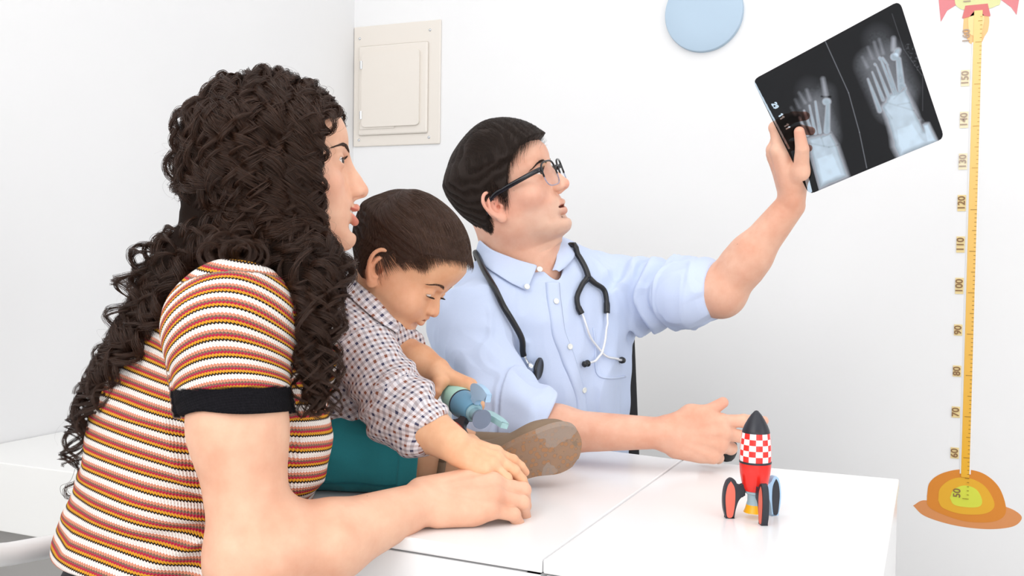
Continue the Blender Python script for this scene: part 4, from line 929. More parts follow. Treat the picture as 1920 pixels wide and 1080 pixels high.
for L_ in ([((800, 288), (805, 288), 21, 21), ((822, 300), (836, 430), 15, 21), ((838, 436), (842, 450), 24, 26)], [((728, 295), (732, 300), 11, 11), ((735, 305), (805, 480), 8, 13)], [((703, 325), (708, 330), 9, 9), ((712, 335), (775, 495), 7, 12)], [((690, 365), (745, 505), 7, 12)], [((668, 400), (728, 560), 7, 14)], [((742, 295), (768, 330), 9, 8), ((765, 330), (812, 475), 8, 12)],
           [((455, 515), (462, 515), 20, 20), ((465, 530), (460, 665), 13, 19)], [((402, 515), (425, 670), 8, 12)], [((372, 535), (402, 675), 7, 11)], [((345, 560), (385, 670), 6, 10)], [((322, 595), (362, 685), 5, 9)]):
    for a, b, ra, rb in L_: glow(cdist(a, b, ra, rb), 4.5, .62); addg(cdist(a, b, ra * .45, rb * .45), 5, -.10)
for a, b, r_, m in (((798, 250), (798, 195), 15, .30), ((815, 270), (822, 255), 17, .5), ((720, 280), (700, 215), 8, .18), ((745, 270), (725, 200), 8, .16), ((690, 295), (668, 240), 7, .14), ((665, 340), (640, 290), 7, .12), ((455, 480), (440, 400), 14, .28), ((375, 505), (358, 455), 8, .18), ((350, 520), (320, 470), 7, .16), ((320, 545), (300, 505), 6, .12), ((300, 580), (280, 545), 6, .10)): addg(cdist(a, b, r_ * .8, r_ * .7), 6, m)
for a, b in (((765, 520), (900, 560)), ((860, 440), (800, 500)), ((750, 545), (790, 600)), ((820, 530), (880, 520)), ((480, 672), (430, 700)), ((372, 725), (470, 745)), ((430, 690), (445, 740)), ((470, 745), (515, 735)), ((900, 560), (925, 600)), ((432, 488), (478, 490))): addg(cdist(a, b, 1.5, 1.5), 4, -.2)
I = np.clip(I, .016, 1) * (1 + .10 * nz * (I > .2)) + .010 * nz2 * (I > .05)
dk_ = cdist((345, 745), (402, 965), 13, 17); I = np.where(dk_ < 0, .02, I)                          # dark band beside the clear strip
clear = pdist([(335, 745), (352, 745), (395, 962), (368, 985), (320, 800)]); I = np.where((clear < 0) & (dk_ > 0), .93, I); e = cdist((86, 405), (268, 750), 4, 5); I = np.where(e < 0, .8, I)
for a, b in (((450, 205), (570, 470)), ((570, 470), (625, 670)), ((625, 670), (662, 850)), ((850, 250), (940, 380)), ((790, 70), (850, 250)), ((945, 380), (945, 560))): addg(cdist(a, b, .9, .9), 2.2, .30 if a[0] < 700 else .08)
scr = cdist((880, 240), (925, 340), 24, 18); I = I + np.where(scr < 0, .09 * np.clip(nz2, 0, 1), 0)
DIG = {'2': [(0, .8), (.15, 1), (.5, 1), (.6, .75), (0, 0), (.62, 0)], '9': [(.6, .62), (.3, .48), (.03, .65), (.1, .95), (.45, 1), (.6, .75), (.55, .3), (.15, 0)], '1': [(.05, .78), (.35, 1), (.35, 0)]}
def write(txt, x, y, h):
    global I
    al = np.array([.49, .872]); upv = np.array([.872, -.49]); o = np.array([x, y]) - al * h * .75 * len(txt) * .5 - upv * h / 2
    for k, c_ in enumerate(txt):
        pt = [o + al * h * (.75 * k + a * .8) + upv * h * b for a, b in DIG[c_]]
        for a, b in zip(pt[:-1], pt[1:]): d_ = cdist(tuple(a), tuple(b), 2.4, 2.4); I = np.maximum(I, np.where(d_ < .35, .95, 0))
write('29', 200, 537, 22); write('11', 232, 592, 20); write('11', 261, 643, 20)
I = np.clip(I, .012, 1)[..., None]; col = np.where(I < .5, I * np.array((.92, .98, 1.1)) + .006, I * np.array((.70, .86, 1.0)) + (1 - I) * np.array((.25, .12, .05)) * (I - .5) * 1); col = np.clip(col, 0, 1)
# rounded corners
Lu, Lv = np.linalg.norm(fc[1] - fc[0]), np.linalg.norm(fc[3] - fc[0]); rc_ = .009; du = np.minimum(u, 1 - u) * Lu; dv = np.minimum(v, 1 - v) * Lv
keep = ~((du < rc_) & (dv < rc_) & (np.hypot(rc_ - du, rc_ - dv) > rc_))
i = np.arange(nv - 1)[:, None] * nu; j = np.arange(nu - 1)[None]; Fq = np.stack([i + j, i + j + 1, i + nu + j + 1, i + nu + j], -1).reshape(-1, 4)
Fq = Fq[keep.ravel()[Fq].all(1)]; us_ = np.unique(Fq); rm = np.zeros(nu * nv, int); rm[us_] = np.arange(len(us_))
me = mesh_np('xray_film', Vf.reshape(-1, 3)[us_], rm[Fq]); set_col(me, col.reshape(-1, 3)[us_])
t = NT('xray_film'); tr = t.n('ShaderNodeBsdfTransparent'); t.l(t.attr('col').outputs['Color'], tr.inputs[0]); t.set(Roughness=.25); t.b.inputs['Base Color'].default_value = (.016, .012, .012, 1)
mxs = t.n('ShaderNodeMixShader'); mxs.inputs[0].default_value = .07; ad = t.n('ShaderNodeAddShader')
t.l(tr.outputs[0], mxs.inputs[1]); t.l(t.b.outputs[0], mxs.inputs[2]); t.l(mxs.outputs[0], t.t.nodes['Material Output'].inputs['Surface'])
film = link('xray_film', me, t.m); tag(film, 'dark x-ray film of two feet held up by the man, dated 29 11 11', 'x-ray film')

# ================================================================ the woman in the striped top
WPM = head_prm(gap=9, smile=6, mouth_w=27, mouth_z=-49, z=[-104, -99, -91, -80, -65, -48, -35, -20, 0, 20, 35, 50, 70, 90, 106, 118, 126],
    F=[50, 78, 91, 95, 93, 95, 97, 92, 88, 88, 91, 92, 88, 79, 65, 46, 18], W=[10, 22, 34, 45, 54, 60, 64, 67, 70, 71, 72, 73, 72, 65, 52, 36, 17],
    chin=(0, 84, -80), chin_r=13, cheek=(44, 58, -14), cheek_r=(22, 22, 20), nose=.94, nose_dy=4, nose_dz=-1, brow_r=5, eye=(31, 73, 17), slit=4.2, slit_dz=.3, gaze=(.22, 1, .03), lip=.85)
WS = .00094
WM = head_frame(-11, 1, 0, (689, 358), 1.235, (0, 116, -18), WS)
wl = lambda x, y, z: WM[:3, :3] @ (np.array((x, y, z)) * WS) + WM[:3, 3]
WB = Sdf(); wlocal, wlips = add_head(WB, WM, WS, WPM)
wf = D(1, 0, .05); wf[2] = 0; wf /= np.linalg.norm(wf); ws = np.cross(wf, UZ)                   # forward, right-hand side (towards the lens)
wneck = P(505, 535, 1.235); wsh = P(428, 612, 1.075); wshL = P(490, 600, 1.38)
WB.u(cap(wl(0, -20, -35), wneck, .050, .054), .02); WB.u(cap(wl(0, 25, -75), wneck + wf * .02, .03, .04), .03)
WB.u(cap(wneck, wsh, .042, .045), .03); WB.u(cap(wneck, wshL, .042, .045), .03)
wc = [P(455, 640, 1.225), P(405, 780, 1.225), P(355, 930, 1.225), P(330, 1090, 1.225)]
WR = np.stack([ws, wf, UZ], 1)
for c, r in zip(wc, ((.12, .09, .12), (.13, .10, .13), (.12, .10, .13), (.14, .12, .12))): WB.u(ell(c, r, WR), .05)
wel, wwr = P(478, 1050, 1.03), P(790, 945, 1.155)
WB.u(cap(wsh + D(.005, -.01, 0), P(446, 800, 1.045), .050, .0465), .02); WB.u(cap(P(446, 800, 1.045), wel, .0465, .042), .03); wm_ = P(612, 1016, 1.075)
WB.u(cap(wel, wm_, .045, .043), .03); WB.u(cap(wm_, wwr, .043, .0255), .02); WB.u(cap(wel, wel + (wwr - wel) * .12 + D(0, .012, 0), .046, .044), .02)
wy = D(.95, .05, .30); wz = D(-.12, .80, -.62)
HW = frame(y=wy, z=wz, o=wwr + D(-.002, .007, 0)); hw, htW = hand_ops(HW, -1, .95, curl=((26, 50, 16), (26, 52, 16), (24, 52, 16), (18, 46, 14)), spread=(4, 1, -2, -5),
    thumb=((.036, .045, -.022), (.042, .075, -.034), (.038, .098, -.044)), fat=1.0, web=.006)
WB.ops.extend(hw)
wshLc, welL, wwrL = wshL, P(560, 860, 1.42), P(700, 900, 1.36)
lo, hi = bounds(WB); lo[2] = .5
me, V = sdf_mesh('woman_body', WB, lo, hi, .0017)
MAT['skin_woman'] = skin_mat('skin_woman', lin('ecbda0'), lin('dda386'), .02)
pk = [(t[0], .012, .45) for t in htW] + [(wl(0, 112, -16), .014, .3), (wl(46, 62, -16), .032, .35)]
C = skin_cols(V, wlips, (.84, .42, .44), pink=pk); set_col(me, C)
wom = link('person', me, MAT['skin_woman']); tag(wom, 'woman with long curly dark hair and striped knit top, one arm on the desk', 'person')
eyeballs(WM, WS, WPM, wom, (.03, .014, .008))
bm = bmesh.new()
for i in range(-5, 6):                                     # upper row of teeth
    a = i * .165; x, y = 25 * math.sin(a), 93.5 - 30 * (1 - math.cos(a)) * 1.0; w = 2.9 if abs(i) < 2 else 2.4
    M4 = toM(WM) @ Matrix.Translation(Vector((x, y, WPM['mouth_z'] + 2.2 + abs(i) * .25)) * WS) @ Matrix.Rotation(-a, 4, 'Z'); add_box(bm, (-w * WS, -.002, -.0052), (w * WS, .0021, .0056), .0011, 3, M4)
bm_obj('teeth', bm, MAT['teeth'], wom, smooth=True)
dk = plain('dark_nail_polish', '2f3438', .12)
for i, t_ in enumerate(htW[:4]): nail(t_, wom, mat=dk)
MAT['hair_brown'] = hair_mat('curly_hair', (.012, .006, .004), (.072, .032, .018), .36, .32)
for s in (1, -1): brow_hair(WB, lambda q: (np.asarray(q) * WS) @ WM[:3, :3].T + WM[:3, 3], [(s * 9, 92, 30), (s * 24, 92, 36), (s * 38, 84, 38.5), (s * 52, 68, 33)], 300, 5.2, 7, MAT['hair_brown'], wom, np.random.default_rng(8 + s), 'eyebrow')
lashes(WM, WS, WPM, wom, MAT['hair_black'], L=5)
# ---- knit top
WT = Sdf()
s0, s1 = wsh + D(.002, -.006, 0), P(440, 764, 1.047); su = (s1 - s0) / np.linalg.norm(s1 - s0)
WT.u(cap(s0, s1 + su * .03, .0625, .0560), .02)
cn = D(.03, -1, -.10); cn /= np.linalg.norm(cn)
WT.s(rbox(frame(y=cn, z=F_, o=s1 + su * .006 + cn * .09), (.085, .09, .085), .003), .003)
WT.s(cap(s1 - su * .03, s1 + su * .08, .0475, .0475), .004)
wbody = Sdf(); WTu = lambda pr, k: (WT.u(pr, k), wbody.u(pr, k))
WTu(cap(wneck + D(-.02, -.03, 0), wsh + D(.0, .005, 0), .050, .064), .03); WTu(cap(wneck + D(-.02, -.03, 0), wshL, .05, .06), .03)
WTu(ell(P(450, 655, 1.23), (.145, .118, .135), WR), .03); WTu(ell(P(402, 775, 1.225), (.155, .130, .15), WR), .03); WTu(ell(P(366, 915, 1.22), (.155, .128, .16), WR), .05)
WTu(ell(P(338, 1060, 1.22), (.165, .150, .13), WR), .05); WTu(ell(P(330, 1180, 1.22), (.18, .155, .10), WR), .04)
for s, c in ((1, P(520, 838, 1.145)), (-1, P(532, 820, 1.30))): WTu(ell(c, (.066, .060, .070), WR), .045)
WTu(sph(P(474, 612, 1.10), .048), .04)
WTu(cap(wshL, wshL + D(.03, -.10, -.01), .06, .055), .02); wbody.u(cap(s0, s1 + su * .03, .0645, .0580), .02)
def wfold(p, d):
    m = np.abs(d) < .03
    if not m.any(): return d
    q = p[m]; t, r, w = armc(q, s0.astype(np.float32), s1.astype(np.float32)); arm = sstep(.085, .07, r) * (t > -.2)
    o = .0022 * vnoise(q, 22) + .0030 * (1 - 2 * np.abs(vnoise(q @ np.diag([1, 1, 2.2]).astype(np.float32) + 5, 11))) * (1 - arm * .6)
    c = P(430, 985, 1.06).astype(np.float32); e = q - c; rr = np.linalg.norm(e, axis=1); an = np.arctan2(e @ U_.astype(np.float32), e @ R_.astype(np.float32)); o += .009 * np.sin(an * 9 + 3 * vnoise(q, 9)) * np.exp(-(rr / .085) ** 2) * sstep(.01, .04, rr) * (1 - arm)
    o += arm * sstep(.90, .94, t) * (-.0016)
    out = d.copy(); out[m] -= o; return out
WT.d(wfold)
WT.s(cap(wl(0, 0, -60), wneck + UZ * .01, .064, .060), .004)
WT.s(rbox(frame(y=D(-.05, -1, 0), z=F_, o=P(330, 1160, 1.2)), (.4, .085, .4), .004), .004)
lo, hi = bounds(WT); lo[2] = .6
me, V = sdf_mesh('woman_top', WT, lo, hi, .0021)
t, r, w = armc(V, s0.astype(np.float32), s1.astype(np.float32)); e = V - P(520, 560, 1.06)
a0 = P(470, 560, 1.22); a1 = P(330, 1100, 1.22); sleeve = (r < .0745) & (t > -.55) & ((V - s1) @ cn < .009) & ((V - s0) @ F_ < .035)
def cyl(V, a, b, R):
    ax = (b - a) / np.linalg.norm(b - a); t = (V - a) @ ax; w = (V - a) - t[:, None] * ax; e1 = np.cross(ax, F_); e1 /= np.linalg.norm(e1); e2 = np.cross(ax, e1); return np.arctan2(w @ e2, w @ e1) * R, t
uT, vT = cyl(V, a0, a1, .15); lift = D(.10, 1, 0); vT = -(V @ (lift / np.linalg.norm(lift))) + .012 * np.sin((V @ R_) * 9) + .006 * vnoise(V, 7)
uS, vS = cyl(V, s0, s1, .062); vS = vS + .012 * np.cos(uS / .062) * 0 - .020 * ((V - s0) @ R_ / .06) ** 2 * sstep(.10, .0, vS) + .002
fab = np.stack([np.where(sleeve, uS, uT), np.where(sleeve, vS, vT), np.where(sleeve & (t > .865) , 1.0, 0.0)], 1)
tt = (V - s1 - su * .006) @ cn; fab[:, 2] = sleeve * sstep(-.0275, -.0263, tt); set_vec(me, fab, 'fab')
t = NT('striped_knit'); at = t.attr('fab'); sp = t.n('ShaderNodeSeparateXYZ'); t.l(at.outputs['Vector'], sp.inputs[0]); u_, v_, bl = sp.outputs
ST, PER = .0033, .0170
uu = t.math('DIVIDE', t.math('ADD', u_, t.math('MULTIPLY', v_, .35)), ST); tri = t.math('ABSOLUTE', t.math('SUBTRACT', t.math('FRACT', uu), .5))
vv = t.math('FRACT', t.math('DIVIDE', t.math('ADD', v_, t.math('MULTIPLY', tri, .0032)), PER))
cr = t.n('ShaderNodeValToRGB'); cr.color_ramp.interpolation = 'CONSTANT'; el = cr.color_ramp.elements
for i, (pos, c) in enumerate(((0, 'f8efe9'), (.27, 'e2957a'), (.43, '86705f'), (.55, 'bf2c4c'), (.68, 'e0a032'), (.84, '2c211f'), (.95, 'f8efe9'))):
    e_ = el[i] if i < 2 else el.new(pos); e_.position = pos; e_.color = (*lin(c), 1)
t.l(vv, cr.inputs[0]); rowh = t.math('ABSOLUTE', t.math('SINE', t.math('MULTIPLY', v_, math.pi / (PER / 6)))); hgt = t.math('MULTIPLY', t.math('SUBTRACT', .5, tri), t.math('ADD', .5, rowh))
dark = t.math('MULTIPLY', t.math('GREATER_THAN', tri, .43), 0.30); colr = t.mix(dark, cr.outputs[0], lin('5a3a30'))  # shade between stitches put into the yarn colour
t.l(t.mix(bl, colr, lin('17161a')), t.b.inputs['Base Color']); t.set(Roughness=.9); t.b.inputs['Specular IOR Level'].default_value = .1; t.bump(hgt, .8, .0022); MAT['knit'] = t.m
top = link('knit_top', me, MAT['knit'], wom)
# trousers and seat
MAT['dark_trousers'] = plain('dark_trousers', '1c1d22', .8)
tr_ = Sdf(); hipc = P(330, 1200, 1.22); 
tr_.u(ell(hipc + UZ * .035, (.168, .142, .14), WR), .03)
for s in (1, -1):
    h = hipc + ws * s * .09 - UZ * .03; k = h + wf * .34 + ws * s * .02 - UZ * .02; k[2] = .52; f_ = k - UZ * .44 + wf * .03; f_[2] = .06; tr_.u(cap(h, k, .085, .06), .03); tr_.u(cap(k, f_, .058, .04), .02)
lo, hi = bounds(tr_); me, _ = sdf_mesh('woman_trousers', tr_, lo, hi, .006); link('trousers', me, MAT['dark_trousers'], wom)
for s in (1, -1):
    f_ = hipc + ws * s * .11 + wf * .43; S = Sdf(); b = np.array((f_[0], f_[1], .035)); S.u(cap(b, b + wf * .14, .034, .030, .9, UZ), .02); S.i(plane((0, 0, .002), (0, 0, -1)), 0); lo, hi = bounds(S); me, _ = sdf_mesh('shoe', S, lo, hi, .005); link('shoe', me, MAT['black_plastic'], wom)

# ---- long curly hair of the woman
wphi = [0, 20, 38, 50, 60, 70, 82, 95, 115, 140, 180]; wz_ = [80, 80, 74, 58, 34, 8, 4, -6, -40, -70, -80]
wth = lambda q: 6 + 10 * sstep(60, -20, q[:, 2]) * sstep(30, -10, q[:, 1]) + 14 * sstep(20, -60, q[:, 1]) * sstep(95, 40, q[:, 2])
wtl = hair_tools(WM, WS, WPM, wphi, wz_, wth) + (wth,); wL, wloc, wwor, wmask, wshell = wtl[:5]
body_brown = plain('hair_body_dark', (.012, .0065, .0045), .8, spec=.08)
colN = [P(*a) for a in ((592, 470, 1.135), (585, 540, 1.105), (590, 610, 1.085), (592, 690, 1.075), (600, 760, 1.075), (606, 830, 1.08))]       # in front of the near shoulder
colB = [P(*a) for a in ((368, 440, 1.17), (322, 520, 1.145), (284, 610, 1.135), (246, 700, 1.14), (206, 790, 1.15), (172, 865, 1.155), (154, 915, 1.16))]   # down the back
colM = [P(*a) for a in ((455, 440, 1.13), (448, 480, 1.10), (440, 515, 1.075), (425, 560, 1.06))]
colF = [P(*a) for a in ((545, 480, 1.33), (555, 560, 1.35), (565, 640, 1.36), (575, 740, 1.37), (585, 790, 1.37))]
colG = [P(*a) for a in ((380, 460, 1.32), (320, 560, 1.32), (280, 660, 1.32), (250, 760, 1.32))]
HS = Sdf(); hcn = wwor(np.array([[0, 0, 10.]]))[0]
HS.u(Pr(lambda p: (wshell(wloc(p)) * WS * .9).astype(np.float32), hcn, .2), 0)
HS.u(cap(wl(0, -52, -20), wl(0, -48, -95), .070, .055), .03); HS.u(cap(wl(45, -20, -45), colN[1], .030, .026), .02); HS.u(cap(colN[1], colN[3], .026, .016), .01); HS.u(cap(colN[3], colN[4], .016, .006), .01)
HS.u(cap(wl(20, -70, -50), colB[1], .035, .026), .02); HS.u(cap(colB[1], colB[3], .026, .013), .01); HS.u(cap(colB[3], colB[5], .012, .004), .01)
HS.u(cap(wl(-45, -45, -35), colF[1], .024, .018), .02); HS.u(cap(colF[1], colF[3], .02, .01), .01); HS.u(cap(wl(-20, -70, -50), colG[2], .03, .015), .02)
HS.s(Pr(lambda p: ((wL.f(wloc(p)) + 3) * WS).astype(np.float32), hcn, .2), 0)
HS.d(lambda p, d: d + .003 * vnoise(p, 60))
lo, hi = np.array(hcn) - .42, np.array(hcn) + .2; lo[2] = hcn[2] - .45
me, V = sdf_mesh('woman_hair_body', HS, lo, hi, .003); link('hair', me, body_brown, wom)
rng = np.random.default_rng(21)
CLO = Sdf(); CLO.ops = list(wbody.ops); CLO.u(cap(wl(0, -20, -35), wneck, .052, .056), .02)
def wgrad(f, q): h = 1.0; return np.stack([f(q + h * e) - f(q - h * e) for e in np.eye(3, dtype=np.float32)], 1) / 2
NL = 430
q = rng.normal(size=(NL * 6, 3)); q[:, 2] += .55; q /= np.linalg.norm(q, axis=1)[:, None]; q = (q * (72, 95, 88) + (0, 0, 38)).astype(np.float32)
q = q[(wmask(q) > .5) & (rng.random(len(q)) < np.where(q[:, 0] > -12, 1, .33))][:NL]; NL = len(q)
T_ = 10 + 8 * sstep(110, 60, q[:, 2]); off = rng.uniform(.30, 1.0, NL) ** .7
p = q.copy(); G = [p]; side = np.where(q[:, 0] > -6, 1.0, -1.0); ST_ = 6.0
for i in range(46):
    g = wgrad(wL.f, p); g /= np.linalg.norm(g, axis=1)[:, None] + 1e-6; d0 = wL.f(p)
    Tt = 12 + 10 * sstep(110, 60, p[:, 2]) + 16 * sstep(30, -50, p[:, 1]) + 16 * sstep(60, -30, p[:, 2]) * sstep(60, -10, p[:, 1])
    fr = sstep(35, 80, p[:, 1]) * sstep(20, 60, p[:, 2]); up_ = sstep(60, 105, p[:, 2])
    d = np.stack([side * (.35 + 1.0 * up_ + .5 * fr), -.25 * up_ - .75 * fr + .0 * p[:, 1], -1.0 + .0 * up_], 1) + rng.normal(size=(NL, 3)) * .16
    d -= (d * g).sum(1)[:, None] * g; d /= np.linalg.norm(d, axis=1)[:, None] + 1e-6; er = np.clip((Tt * off - d0) / 12, -1, 1.0)
    d = d + g * er[:, None] * .9; d /= np.linalg.norm(d, axis=1)[:, None]; lowd = sstep(-30, -75, p[:, 2])[:, None]; d = d * (1 - lowd) + np.array((0, 0, -1.0)) * lowd
    p = (p + d * ST_).astype(np.float32); G.append(p)
G = np.stack(G, 1); guides = []
for k in range(NL):
    zc_ = np.nonzero(G[k][:, 2] < -68 + rng.normal() * 8)[0]; e = zc_[0] if len(zc_) else len(G[k]) - 1; a = G[k][:e + 1]; A = wwor(a)[::3]
    yend = a[-1][1]; sd = side[k]; front = yend + rng.normal() * 14 > -22
    col = (colN if front else colB) if sd > 0 else (colF if front else colG); nC = len(col)
    if sd > 0 and rng.random() < .30 and yend < 5: col = colM; nC = len(col)
    cut = rng.uniform(.45, 1.0) if (rng.random() < .62 or col is colM) else rng.uniform(.12, .5); wd = (.030 if front else .034)
    o1, o2 = rng.normal() * wd * .62, rng.normal() * wd * .50; C_ = []
    for j in range(nC):
        tj = j / (nC - 1); sh = (1 - .66 * tj); C_.append(col[j] + R_ * o1 * sh + F_ * o2 * sh)
    cc = spline(C_, 4); cc = cc[:max(3, int(len(cc) * cut))]; cc = cc[cc[:, 2] < A[-1][2] - .012]
    pts = np.vstack([A, cc[1::4]]) if len(cc) > 2 else A
    gpt = spline(pts, 8); L = np.r_[0, np.cumsum(np.linalg.norm(np.diff(gpt, axis=0), axis=1))]; n = max(12, int(L[-1] / .0046)); s = np.linspace(0, L[-1], n)
    gpt = np.stack([np.interp(s, L, gpt[:, i]) for i in range(3)], 1)
    for _ in range(2): gpt[1:-1] = (gpt[:-2] + gpt[1:-1] * 2 + gpt[2:]) / 4
    dc = CLO.run(gpt.astype(np.float32)); m = dc < .011
    if m.any(): gg = grad(CLO, gpt[m]); gpt[m] += gg * (.011 - dc[m])[:, None]
    for _ in range(3): gpt[1:-1] = (gpt[:-2] + gpt[1:-1] * 2 + gpt[2:]) / 4
    guides.append((gpt, s))
def lock(gpt, s, ns, amp, wl_, thick, rad, frizz=.0):
    n = len(gpt); T = np.gradient(gpt, axis=0); T /= np.linalg.norm(T, axis=1)[:, None] + 1e-9; a = np.cross(T, F_ + .01); a /= np.linalg.norm(a, axis=1)[:, None]; b = np.cross(T, a)
    x = s / s[-1]; A = amp * sstep(.0, .55, x + .12) * (1 + .25 * x); hand = rng.choice([-1, 1]); ph = rng.uniform(0, 6.28); w = wl_ * (1 + .12 * rng.normal())
    th = ph + hand * (2 * math.pi * s / w + .8 * np.sin(s * 21 + ph)); cen = gpt + A[:, None] * (np.cos(th)[:, None] * a + np.sin(th)[:, None] * b)
    rd_ = np.cos(th)[:, None] * a + np.sin(th)[:, None] * b; tg = -np.sin(th)[:, None] * a + np.cos(th)[:, None] * b
    env = (.35 + .65 * sstep(0, .18, x)) * (1 - .80 * sstep(.72, 1.0, x)); out, rr = [], []
    for i in range(ns):
        u, v = rng.normal() * .5, rng.normal() * .5; u = np.clip(u, -1.2, 1.2); v = np.clip(v, -1.2, 1.2); f1, f2 = rng.uniform(8, 30, 2); fz = frizz * rng.random() ** 3
        e = n if rng.random() < .6 else min(n, max(8, int(n * rng.uniform(.7, 1))))
        wob = .0006 * np.sin(s * f1 * 6 + i)[:, None] * a + .0006 * np.cos(s * f2 * 6 + 2 * i)[:, None] * b
        P_ = cen + env[:, None] * thick * (u * 1.0 * (T * .35 + tg * .95) + v * .40 * rd_) + wob * (1 + fz * 6); out.append(P_[:e]); t_ = np.linspace(0, 1, e); rr.append(rad * (1 - .7 * t_ ** 3))
    return out, rr
S_, R_r = [], []
for gpt, s in guides:
    vis = gpt[:, :] @ F_; o, r = lock(gpt, s, 46, rng.uniform(.0065, .0115), rng.uniform(.040, .062), rng.uniform(.0060, .0085), .00021, .5); S_ += o; R_r += r
hair_obj('curls', S_, R_r, MAT['hair_brown'], wom)
S_, R_r = [], []                                           # flyaway frizz
for k in rng.integers(0, NL, 900):
    gpt, s = guides[k]; n = len(gpt); i0 = int(rng.uniform(.05, .8) * n); e = min(n, i0 + int(rng.uniform(8, 26))); 
    if e - i0 < 6: continue
    o, r = lock(gpt[i0:e], s[i0:e] - s[i0], 1, rng.uniform(.008, .020), rng.uniform(.03, .08), .008, .00006, 3); S_ += o; R_r += r
hair_obj('flyaway_hair', S_, R_r, MAT['hair_brown'], wom)
for kk_ in range(3):                                       # ringlet at the very end of the back, loop over the forehead
    c = [P(*a) for a in (((150, 880, 1.15), (140, 905, 1.15), (122, 915, 1.15), (126, 932, 1.15), (145, 930, 1.15), (152, 915, 1.15), (147, 903, 1.15)), ((612, 236, 1.20), (630, 234, 1.20), (643, 240, 1.205), (640, 246, 1.21), (622, 243, 1.20)), ((600, 400, 1.155), (607, 420, 1.15), (603, 445, 1.15), (618, 462, 1.15)))[kk_]]
    g_ = spline(c, 8); ns_ = (14, 1, 8)[kk_]; S_ = [g_ + rng.normal(size=3) * (.0016, .0001, .0015)[kk_] for _ in range(ns_)]; hair_obj('stray_curl', S_, [np.full(len(g_), (.0002, .00016, .0002)[kk_])] * ns_, MAT['hair_brown'], wom)

# ================================================================ the toddler
CPM = head_prm(z=[-88, -84, -76, -66, -54, -40, -28, -14, 0, 12, 26, 44, 66, 88, 104, 118, 126],
    F=[34, 58, 70, 75, 75, 78, 80, 81, 82, 83, 89, 95, 97, 90, 76, 52, 20], B=[14, 2, -4, -8, -16, -30, -50, -66, -80, -88, -95, -99, -98, -88, -73, -52, -26],
    W=[10, 26, 42, 54, 62, 68, 71, 73, 74, 74, 75, 77, 78, 72, 58, 40, 18], eye=(29, 70, 5), slit=1.25, slit_dz=-3.6, brow_r=4, nose=.74, nose_dy=-3, mouth_z=-41, mouth_w=17, lip=.95, gap=3.0, smile=-2,
    chin=(0, 64, -70), chin_r=13, cheek=(40, 52, -26), cheek_r=(25, 26, 22), cheek_k=20, ear=(75, -8, -4), ear_s=1.02, gaze=(0, .8, -.75), muzzle=2)
CS = .00083
CM = head_frame(15, -35, -2, (709, 503), 1.345, (75, -8, -4), CS)
cl_ = lambda x, y, z: CM[:3, :3] @ (np.array((x, y, z)) * CS) + CM[:3, 3]
for nm, l, t_ in (('nose', (0, 100, -20), (832, 588)), ('eye', (29, 82, 3), (808, 552)), ('chin', (0, 70, -82), (765, 628)), ('brow', (0, 88, 26), (850, 545)), ('foreh', (0, 97, 60), (885, 490)), ('crown', (0, 0, 126), (790, 355)), ('back', (0, -99, 50), (655, 420))): print(nm, np.round(proj(cl_(*l))), t_)
CB = Sdf(); clocal, clips = add_head(CB, CM, CS, CPM)
bf = D(1, 0, -.12); bf[2] = 0; bf /= np.linalg.norm(bf); bs = np.cross(bf, UZ); BR = np.stack([bs, bf, UZ], 1)
cneck = P(672, 590, 1.40); csh, cshL = P(668, 640, 1.33), P(700, 640, 1.47)
CB.u(cap(cl_(0, -22, -30), cneck, .040, .042), .02); CB.u(cap(cneck, csh, .035, .032), .02); CB.u(cap(cneck, cshL, .035, .032), .02)
chip = P(630, 880, 1.40); chip[2] = TABLE_Z + .065; ctor = (cneck + chip) / 2
CB.u(cap(cneck + (chip - cneck) * .3, chip, .065, .070), .04)
ce, cw = P(752, 775, 1.265), P(848, 832, 1.205)
CB.u(cap(csh, ce, .030, .031), .015); CB.u(cap(ce, ce + (cw - ce) * .45, .0325, .031), .01); CB.u(cap(ce + (cw - ce) * .45, cw, .031, .0225), .01)
ceL, cwL = P(752, 668, 1.40), P(818, 696, 1.36)
CB.u(cap(cshL, ceL, .030, .029), .015); CB.u(cap(ceL, ceL + (cwL - ceL) * .5, .028, .026), .01); CB.u(cap(ceL + (cwL - ceL) * .5, cwL, .026, .020), .01)
HC = frame(y=D(.93, -.42, .02), z=D(.30, .80, -.50), o=cw + D(.000, .001, 0)); hc_, htC = hand_ops(HC, -1, .60, curl=((12, 14, 10), (16, 16, 12), (20, 25, 15), (26, 30, 20)), spread=(14, 3, -8, -18),
    thumb=((.038, .035, -.014), (.052, .055, -.022), (.058, .078, -.028)), fat=1.22, web=.005)
CB.ops.extend(hc_)
HCL = frame(y=D(.86, -.40, -.20), z=D(.35, .88, .12), o=cwL + D(.001, .003, 0)); hl_, htCL = hand_ops(HCL, 1, .56, curl=((18, 34, 22), (34, 44, 30), (44, 50, 36), (50, 55, 40)), spread=(8, 2, -5, -10),
    thumb=((.036, .030, -.026), (.046, .036, -.050), (.046, .036, -.074)), fat=1.12, web=.005)
CB.ops.extend(hl_)
